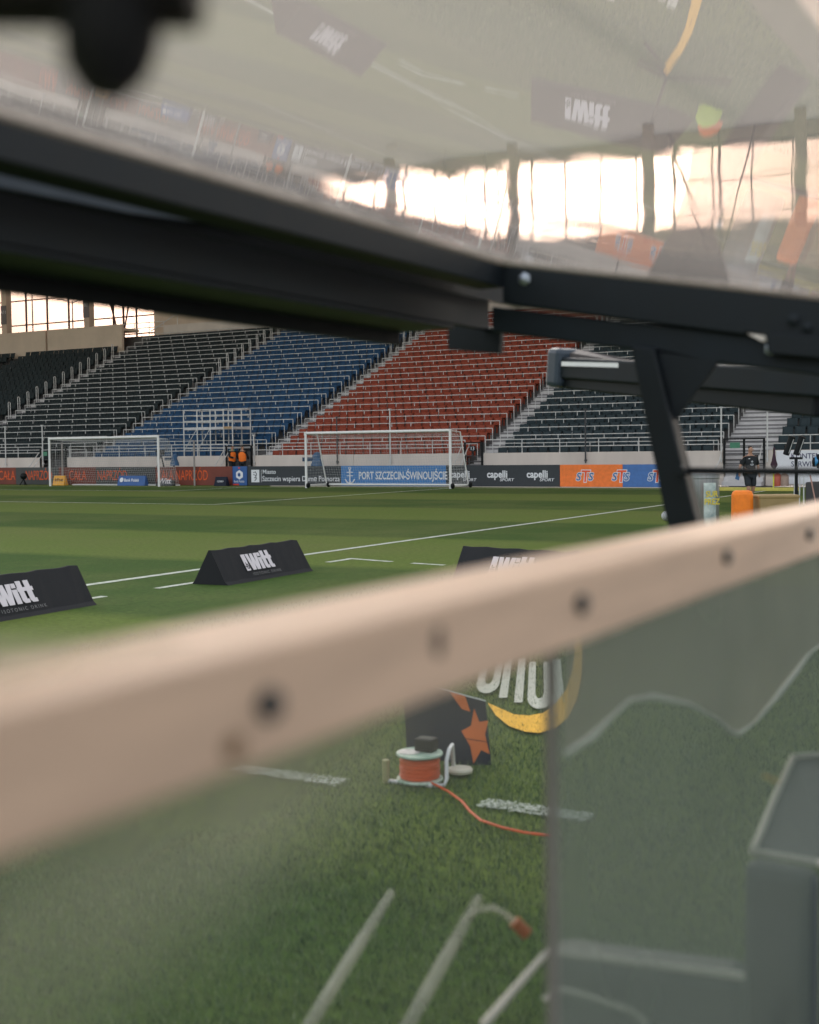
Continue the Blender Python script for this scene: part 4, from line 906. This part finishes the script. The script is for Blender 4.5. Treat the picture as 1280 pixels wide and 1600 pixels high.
mb.add([leanp(*q) + nn_ * .003 for q in ((700, 1078), (727, 1088), (735, 1112), (722, 1108))], [(0, 1, 2, 3)]); local(t, 'star', mb, mat('star orange', (.62, .13, .015), .6))
mb = MB(); mb.beam(leanp(633, 1138) + nn_ * .003, leanp(764, 1160) + nn_ * .003, .004, .002, nn_); local(t, 'crease', mb, frame2_m)
mb = MB(); mb.beam(leanp(640, 1064) + nn_ * .003, leanp(759, 1095) + nn_ * .003, .006, .004, nn_); local(t, 'top_edge', mb, galv_m)
a = leanp(690, 1110) - nn_ * .03
mb = MB(); mb.tube([a, Vector((a.x - .1, a.y + .3, 0))], .012, 6); local(t, 'prop', mb, black_m)
p = on(712, 1216, 2, 0); mb = MB(); mb.lathe([(.01, 0), (.062, 0), (.066, .012), (.06, .022), (.01, .024)], n=24); o = mb.build('marker_disc', mat('cream disc', (.55, .50, .40), .6), smooth=True); o.location = (p.x, p.y + .05, .02); tag(o, 'cream flat marker disc right of the cable reel', 'disc')

# ------------------------------------------------------------------ barrier: beige bar, screws, clear screens
XB0, XB1, ZB0, ZB1 = 10.945, 11.0278, 1.521, 1.573
t = empty('barrier', 'beige capped barrier with clear plastic panes between camera and pitch', 'barrier', (10.98, -46, 0))
mb = MB(); mb.box((XB0, -49.6, ZB0), (XB1, -42.5, ZB1)); local(t, 'top_bar', mb, beige_m, bevel=.005)
for x, y in ((415, 1100), (905, 943), (1133, 870), (1262, 835)):
    p = on(x, y, 0, XB1); mb = MB(); mb.lathe([(.001, .0), (.0065, .0005), (.0075, .002), (.0068, .005), (.002, .0062)], p, (1, 0, 0), 20); local(t, 'screw', mb, screw_m, smooth=True)
for x, y, m, rr_ in ((685, 1003, mat('knot brown', (.07, .05, .04), .6), .0060), (365, 1168, mat('rust stain', (.20, .12, .06), .7), .0075)):  # first disc paints the shade of a bolt, second is a brown stain
    p = on(x, y, 0, XB1); mb = MB(); mb.lathe([(.001, 0), (rr_, .0004), (rr_ * .8, .001), (.001, .0014)], p, (1, 0, 0), 20)
    for i, v in enumerate(mb.v): mb.v[i] = (v[0], v[1], p.z + (v[2] - p.z) * (1.5 if x > 600 else .8))
    local(t, 'knot', mb, m)
clear_m = veil('clear polycarbonate', (.93, .96, .96), (.30, .32, .28), .05, rough=.06, gloss=.05, scale=3)
mb = MB(); mb.add([(10.985, -49.6, .0), (10.985, -42.5, .0), (10.985, -42.5, ZB0), (10.985, -49.6, ZB0)], [(0, 1, 2, 3)]); local(t, 'clear_pane', mb, clear_m)
glare_m = veil('scuffed film', (.97, .97, .95), (.55, .52, .42), .54, gloss=.02, scale=6)  # pale glare on the pane, painted as a sheet fading along a diagonal
n_ = glare_m.node_tree; mx_ = [q for q in n_.nodes if q.type == 'MIX_SHADER' and q.inputs[0].is_linked][0]; old = mx_.inputs[0].links[0].from_socket
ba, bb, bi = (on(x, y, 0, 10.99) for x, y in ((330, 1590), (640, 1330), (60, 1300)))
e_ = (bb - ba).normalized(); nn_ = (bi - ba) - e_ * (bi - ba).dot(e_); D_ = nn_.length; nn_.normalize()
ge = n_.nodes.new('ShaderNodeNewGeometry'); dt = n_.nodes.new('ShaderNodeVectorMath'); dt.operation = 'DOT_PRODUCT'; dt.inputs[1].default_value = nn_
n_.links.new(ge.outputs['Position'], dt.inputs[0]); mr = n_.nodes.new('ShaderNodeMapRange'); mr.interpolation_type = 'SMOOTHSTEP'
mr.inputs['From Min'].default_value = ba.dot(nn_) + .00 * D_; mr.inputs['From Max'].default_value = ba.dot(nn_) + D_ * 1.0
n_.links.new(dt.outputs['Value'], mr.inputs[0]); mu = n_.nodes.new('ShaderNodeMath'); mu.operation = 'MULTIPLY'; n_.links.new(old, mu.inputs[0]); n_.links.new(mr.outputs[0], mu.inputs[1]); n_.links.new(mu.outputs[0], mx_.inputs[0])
mb = MB(); mb.add([on(x, y, 0, 10.99) for x, y in ((-260, 1000), (845, 1000), (845, 1800), (-260, 1800))], [(0, 1, 2, 3)]); local(t, 'scuffed_film', mb, glare_m)
# second hazy pane standing 20 cm further out
XH = 10.92; YH = on(862, 1300, 0, XH).y
hz = empty('hazy_screen', 'smoky translucent plastic screen behind the right part of the clear pane', 'screen', (XH, -46, 0))
smoke = veil('smoky polycarbonate', (.78, .84, .82), (.20, .225, .19), .56, gloss=.06, scale=1.4, vlo=.8, vhi=1.15)
mb = MB(); mb.add([(XH, YH, 0), (XH, -43.0, 0), (XH, -43.0, 1.5), (XH, YH, 1.5)], [(0, 1, 2, 3)]); local(hz, 'pane', mb, smoke)
mb = MB(); mb.box((XH - .004, YH - .005, 0), (XH + .004, YH + .004, 1.5)); mb.box((XH - .004, YH, 1.49), (XH + .004, -43, 1.51)); local(hz, 'edge_profile', mb, mat('grey profile', (.20, .17, .15), .6))
# crumpled rain sheet hanging behind it
XS = 10.72
rim = [(880, 1178), (905, 1150), (945, 1118), (990, 1095), (1030, 1090), (1070, 1100), (1105, 1122), (1135, 1143), (1160, 1148), (1185, 1130), (1205, 1090), (1230, 1050), (1262, 1020), (1300, 1000)]
R_ = [on(x, y, 0, XS) for x, y in rim]
t = empty('plastic_rain_sheet', 'crumpled translucent plastic sheet with a wavy pale hem behind the smoky screen', 'plastic sheet', (XS, -46, 1.4))
mb = MB(); n = len(R_); vs = []
for i, p in enumerate(R_): vs.append(Vector((XS + .015 * math.sin(i * 1.3), p.y, p.z)))
for i, p in enumerate(R_): vs.append(Vector((XS + .01 * math.sin(i * .9 + 1), p.y, 1.47)))
mb.add(vs, [(i, i + 1, n + i + 1, n + i) for i in range(n - 1)])
local(t, 'sheet', mb, veil('milky plastic', (.85, .85, .84), (.50, .42, .35), .55, gloss=.08, scale=5, vlo=.9, vhi=1.1))
mb = MB(); mb.tube([v + Vector((.004, 0, 0)) for v in vs[:n]], [.0046 + .0018 * math.sin(i * 1.9) for i in range(n)], 6); local(t, 'hem', mb, mat('pale hem', (.95, .86, .76), .5), smooth=True)
# dugout seats in front of the screen
def dseat(label, corner, right_pt, low, t_, depth):
    """seat back: corner and right_pt are photo points on the top edge, placed at their own distance"""
    a = at(*corner, t_[0]); b = at(*right_pt, t_[1]); t = empty('dugout_seat', label, 'seat', (a.x, a.y, 0), 'padded dugout seats')
    d = (b - a); d.z = 0; d.normalize(); bk = Vector((d.y, -d.x, 0)); 
    if bk.x > 0: bk = -bk
    L_ = (b - a).length; z = a.z; TH = min(.10, depth * .2)
    mb = MB(); mb.hexa([a + Vector((0, 0, -z + .42)) + bk * .0, a + d * L_ + Vector((0, 0, -z + .42)), a + d * L_ + bk * TH + Vector((0, 0, -z + .42)), a + bk * TH + Vector((0, 0, -z + .42)), a, a + d * L_, a + d * L_ + bk * TH * .9, a + bk * TH * .9]); local(t, 'backrest', mb, mat('dugout upholstery', (.060, .070, .074), .55, bump=.1), bevel=.02)
    mb = MB(); z4 = Vector((0, 0, -z + .36)); q = [a + z4, a + d * L_ + z4, a + d * L_ + bk * depth + z4, a + bk * depth + z4]; mb.hexa(q + [v + Vector((0, 0, .11)) for v in q]); local(t, 'seat', mb, _M['dugout upholstery'], bevel=.02)
    mb = MB(); mb.tube([low, a + Vector((0, 0, .004)), a + d * L_ + Vector((0, 0, .004))], .007, 6); local(t, 'piping', mb, pale_m, smooth=True)
    mb = MB(); c = a + d * L_ * .5 + bk * .2; mb.box((c.x - .05, c.y - .05, 0), (c.x + .05, c.y + .05, .36)); local(t, 'pedestal', mb, steel_m); return t
ds1 = dseat('padded dark dugout seat with pale piping at the bottom edge', (856, 1490), (1160, 1572), at(755, 1602, 1.9), (2.0, 1.9), .5)
mb = MB(); q = [at(x, y, 1.93) for x, y in ((850, 1562), (868, 1545), (900, 1550), (990, 1580), (1010, 1600))]; mb.tube(q, .0045, 6); local(ds1, 'inner_piping', mb, pale_m, smooth=True)
ds2 = dseat('padded dark dugout seat with pale piping at the lower right edge', (1176, 1333), (1285, 1352), at(1180, 1325, 2.18), (2.2, 2.13), .3)
mb = MB(); q = [at(x, y, t_) for x, y, t_ in ((1176, 1333, 2.2), (1205, 1262, 2.35), (1240, 1182, 2.5), (1300, 1178, 2.5))]; mb.tube(q, .007, 6); local(ds2, 'wing_piping', mb, pale_m, smooth=True)
mb = MB(); q = [at(x, y, t_) for x, y, t_ in ((1178, 1335, 2.21), (1205, 1264, 2.36), (1242, 1184, 2.51), (1310, 1182, 2.51), (1290, 1354, 2.15))]; mb.prism(q, -CF, .01); local(ds2, 'wing', mb, _M['dugout upholstery'])
mb = MB(); q = on(1205, 1217, 0, 10.6); mb.beam(at(1193, 1212, 1.9), at(1216, 1221, 1.9), .006, .008); o = mb.build('yellow_tag', mat('tag yellow', (.6, .4, .05), .5)); tag(o, 'tiny yellow tag behind the smoky screen beside the right seat', 'tag')
# slanting pale reflections of seat edges, modelled as thin clear tubes
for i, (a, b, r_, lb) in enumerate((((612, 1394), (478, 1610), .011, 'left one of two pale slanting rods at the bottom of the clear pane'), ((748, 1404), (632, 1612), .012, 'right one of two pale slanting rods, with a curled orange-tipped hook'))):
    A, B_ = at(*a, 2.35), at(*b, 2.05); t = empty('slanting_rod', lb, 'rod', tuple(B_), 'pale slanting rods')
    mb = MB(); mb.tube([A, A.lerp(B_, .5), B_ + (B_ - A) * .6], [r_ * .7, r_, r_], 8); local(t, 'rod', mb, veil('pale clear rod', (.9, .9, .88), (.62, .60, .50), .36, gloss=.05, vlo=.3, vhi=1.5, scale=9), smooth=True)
    if i:
        mb = MB(); mb.tube([at(x, y, 2.3) for x, y in ((722, 1440), (745, 1422), (770, 1418), (790, 1428), (806, 1442))], .006, 6); local(t, 'hook', mb, bpy.data.materials['pale clear rod'], smooth=True)
        mb = MB(); mb.tube([at(x, y, 2.3) for x, y in ((804, 1440), (824, 1460))], .012, 8); local(t, 'orange_tip', mb, mat('dull orange', (.35, .09, .02), .6), smooth=True)

# ------------------------------------------------------------------ canopy over the camera
XF, YR = 10.07, -45.68
can = empty('canopy', 'charcoal steel canopy frame with a curved clear roof sheet above the barrier', 'canopy', (XF, -47, 0))
def zl(px, py): return on(px, py, 0, XF).z
# eave beam (parallel to the touchline)
zA1, zA0 = on(0, 165, 0, XF).z, on(0, 250, 0, XF).z
mb = MB(); mb.box((XF - .07, -50.5, zA0), (XF, YR, zA1)); local(can, 'eave_beam', mb, frame_m, bevel=.004)
# lower beam further out
XL = XF - .16
zb1, zb0 = on(0, 290, 0, XL).z, on(0, 380, 0, XL).z; zbb = on(0, 432, 0, XL + .0).z
mb = MB(); mb.box((XL - .02, -50.5, zb0), (XL, YR + .25, zb1)); mb.box((XL - .16, -50.5, zb0 - .012), (XL + .0, YR + .05, zb0 - .001)); local(can, 'lower_beam', mb, frame2_m, bevel=.003)
mb = MB(); mb.box((XL - .17, -50.5, zb0 - .045), (XL - .155, YR + .05, zb1 - .02)); local(can, 'lower_flange', mb, frame_m, bevel=.003)
mb = MB(); mb.box((XL + .04, -50.5, zb1 - .02), (XL + .05, YR + .35, zA1 - .004)); local(can, 'filler_plate', mb, frame2_m)
mb = MB(); mb.prism([on(x, y, 0, XL + .052) for x, y in ((-700, 85), (0, 252), (440, 357), (420, 362), (200, 332), (0, 292), (-700, 150))], (1, 0, 0), .003); local(can, 'cover_strip', mb, mat('grey aluminium strip', (.26, .31, .38), .4, metal=.0))
mb = MB(); mb.box((XF - .06, -50.5, zA1), (XF - .02, YR, zA1 + .004)); local(can, 'edge_trim', mb, mat('pale gasket', (.50, .42, .36), .6), bevel=.002)
# rafters (slope down away from the pitch)
def rp_(x, y, Y=YR): return on(x, y, 1, Y)
def raft(name, pts, y0, th, m, bev=.004):
    P_ = [rp_(*q, y0) for q in pts]; mb = MB(); mb.prism(P_, (0, 1, 0), th); return local(can, name, mb, m, bevel=bev)
raft('upper_rafter', ((785, 397), (1560, 470), (1560, 575), (785, 474)), YR, .06, frame_m)
raft('lower_rafter', ((768, 478), (1000, 505), (1180, 520), (1560, 560), (1560, 625), (1230, 580), (1130, 568), (985, 546), (768, 518)), YR + .02, .06, frame2_m)
raft('rafter_packer', ((785, 476), (985, 501), (985, 498), (800, 474)), YR + .10, .03, pale_m, 0)
raft('rafter_packer', ((1160, 517), (1220, 526), (1220, 535), (1190, 533)), YR + .0, .01, pale_m, 0)
mb = MB(); mb.prism([rp_(x, y, YR + .25) for x, y in ((700, 478), (783, 520), (781, 553), (700, 546))], (0, 1, 0), .02); local(can, 'end_plate', mb, frame_m)
raft('slanting_post', ((985, 540), (1022, 545), (1084, 800), (1112, 885), (1068, 895), (1040, 812)), YR - .01, .06, frame_m)
raft('gusset', ((1016, 542), (1124, 564), (1054, 658), (1044, 640)), YR + .02, .012, frame_m, .002)
mb = MB(); mb.tube([rp_(1058, 735, YR + .03), rp_(1500, 739, YR + .03)], .0085, 10); local(can, 'tie_rod', mb, black_m, smooth=True)
mb = MB(); mb.lathe([(.004, 0), (.011, 0), (.011, .02), (.004, .02)], rp_(1066, 735, YR - .012), (0, -1, 0), 8); local(can, 'rod_bracket', mb, frame_m)
for x, y, r_ in ((820, 436, .016), (728, 438, .010), (1205, 545, .014), (1240, 500, .016), (1262, 512, .013)):
    p = rp_(x, y, YR - .001); mb = MB(); mb.lathe([(.003, 0), (r_, 0), (r_, .003), (r_ * .65, .004), (r_ * .65, .012), (.002, .014)], p, (0, -1, 0), 6 if r_ > .012 else 12)
    if x != 728: local(can, 'bolt', mb, bolt_m if x < 1230 else frame2_m)
raft('clamp_plate', ((1195, 520), (1290, 528), (1290, 560), (1200, 552)), YR - .02, .018, frame_m, .002)
# curved clear roof sheet hung on tabs inside the frame: steady fall to the back
XQ, YQ = 10.60, -46.82
ZQ = CP.z + (zA1 - .008 - CP.z) * (CP.x - XQ) / (CP.x - XF)
def zroof(x, y):
    u = x - XQ
    return ZQ - .186 * u + .012 * (u - .4) ** 2 * -1 + .0004 * math.sin(2.3 * y + 4 * u) + .0002 * math.sin(6.1 * y - 3 * u) + .10 * max(0, .10 - u) ** 2
mb = MB(); nx, ny = 40, 90; X0, X1, Ya, Yb = XQ, 11.50, -50.0, YQ; vs = []
for i in range(nx + 1):
    for j in range(ny + 1):
        x = X0 + (X1 - X0) * i / nx; y = Ya + (Yb - Ya) * j / ny; vs.append((x, y, zroof(x, y)))
mb.add(vs, [(i * (ny + 1) + j, (i + 1) * (ny + 1) + j, (i + 1) * (ny + 1) + j + 1, i * (ny + 1) + j + 1) for i in range(nx) for j in range(ny)])
roof_m = veil('clear roof sheet', (.95, .94, .93), (.80, .70, .62), .43, rough=.016, trans=.75, bump=.00022, wave=(11, 9, 1), ior=1.0022, gloss=.40, scale=2.2, vlo=.75, vhi=1.15)
ro = local(can, 'roof_sheet', mb, roof_m, smooth=True); ro.modifiers.clear()
trim_m = _M['pale gasket']
mb = MB(); mb.tube([(XQ - .002, y, zroof(XQ, y) + .001) for y in np.linspace(Ya, Yb, 60)], .0042, 6); mb.tube([(x, YQ, zroof(x, YQ)) for x in np.linspace(X0, X1, 12)], .003, 6); local(can, 'sheet_edging', mb, trim_m, smooth=True)
for y in (-49.2, -47.9):
    mb = MB(); mb.tube([(XQ + .01, y, zroof(XQ, y) + .004), (XF - .03, y, zA1 + .004)], .006, 6); local(can, 'hanger', mb, black_m)
# hanging black clamp close to the lens
t = empty('hanging_clamp', 'black clamp hanging close to the lens at the top left corner', 'clamp', tuple(at(170, 60, .5)))
def ap(x, y, d=.5): return at(x, y, d)
mb = MB(); mb.tube([ap(-120, -30), ap(310, -25)], .018, 12); local(t, 'arm', mb, black_m, smooth=True)
mb = MB(); mb.tube([ap(185, -60), ap(172, 60), ap(165, 110), ap(163, 150)], [.020, .020, .017, .009], 14); local(t, 'knob', mb, black_m, smooth=True)

# second canopy further along
t = empty('far_canopy', 'second charcoal canopy frame beyond the slanting post at the right', 'canopy', tuple(at(885, 575, 5.9)))
A, B_ = at(884, 575, 5.9), at(1300, 600, 4.6)
mb = MB(); mb.beam(A, B_, .10, .10); local(t, 'beam', mb, frame2_m, bevel=.01)
mb = MB(); d = (B_ - A).normalized(); mb.beam(A - d * .07, A + d * .03, .14, .185); local(t, 'end_cap', mb, mat('blue grey cap', (.025, .038, .055), .45), bevel=.025)
mb = MB(); mb.beam(at(880, 568.5, 5.83), at(1205, 577, 4.83), .02, .020); local(t, 'white_strip', mb, white_m)  # sky-lit gap, its brightness put in as a plain white strip
mb = MB(); mb.beam(at(900, 592, 5.95), at(1300, 634, 4.7), .20, .085); local(t, 'underside_channel', mb, frame_m, bevel=.008)
mb = MB(); mb.prism([at(x, y, d_) for x, y, d_ in ((876, 549, 5.9), (905, 546, 5.9), (1010, 566, 5.6), (1010, 570, 5.6), (876, 570, 5.9))], (0, 1, 0), .03); local(t, 'cover', mb, mat('taupe cover', (.08, .065, .06), .6))
mb = MB(); mb.beam(at(1120, 590, 5.3), at(1300, 580, 4.9), .05, .10); local(t, 'cross_beam', mb, frame2_m)
mb = MB(); mb.beam(at(1108, 579, 5.2), at(1220, 596, 4.9), .03, .012); local(t, 'pale_bar', mb, pale_m)
mb = MB(); e_ = at(1290, 620, 4.7); mb.tube([e_, Vector((e_.x + .5, e_.y, 0))], .04, 8); local(t, 'leg', mb, frame_m)

SC.cycles.max_bounces = 10; SC.cycles.transparent_max_bounces = 24; SC.cycles.use_denoising = True
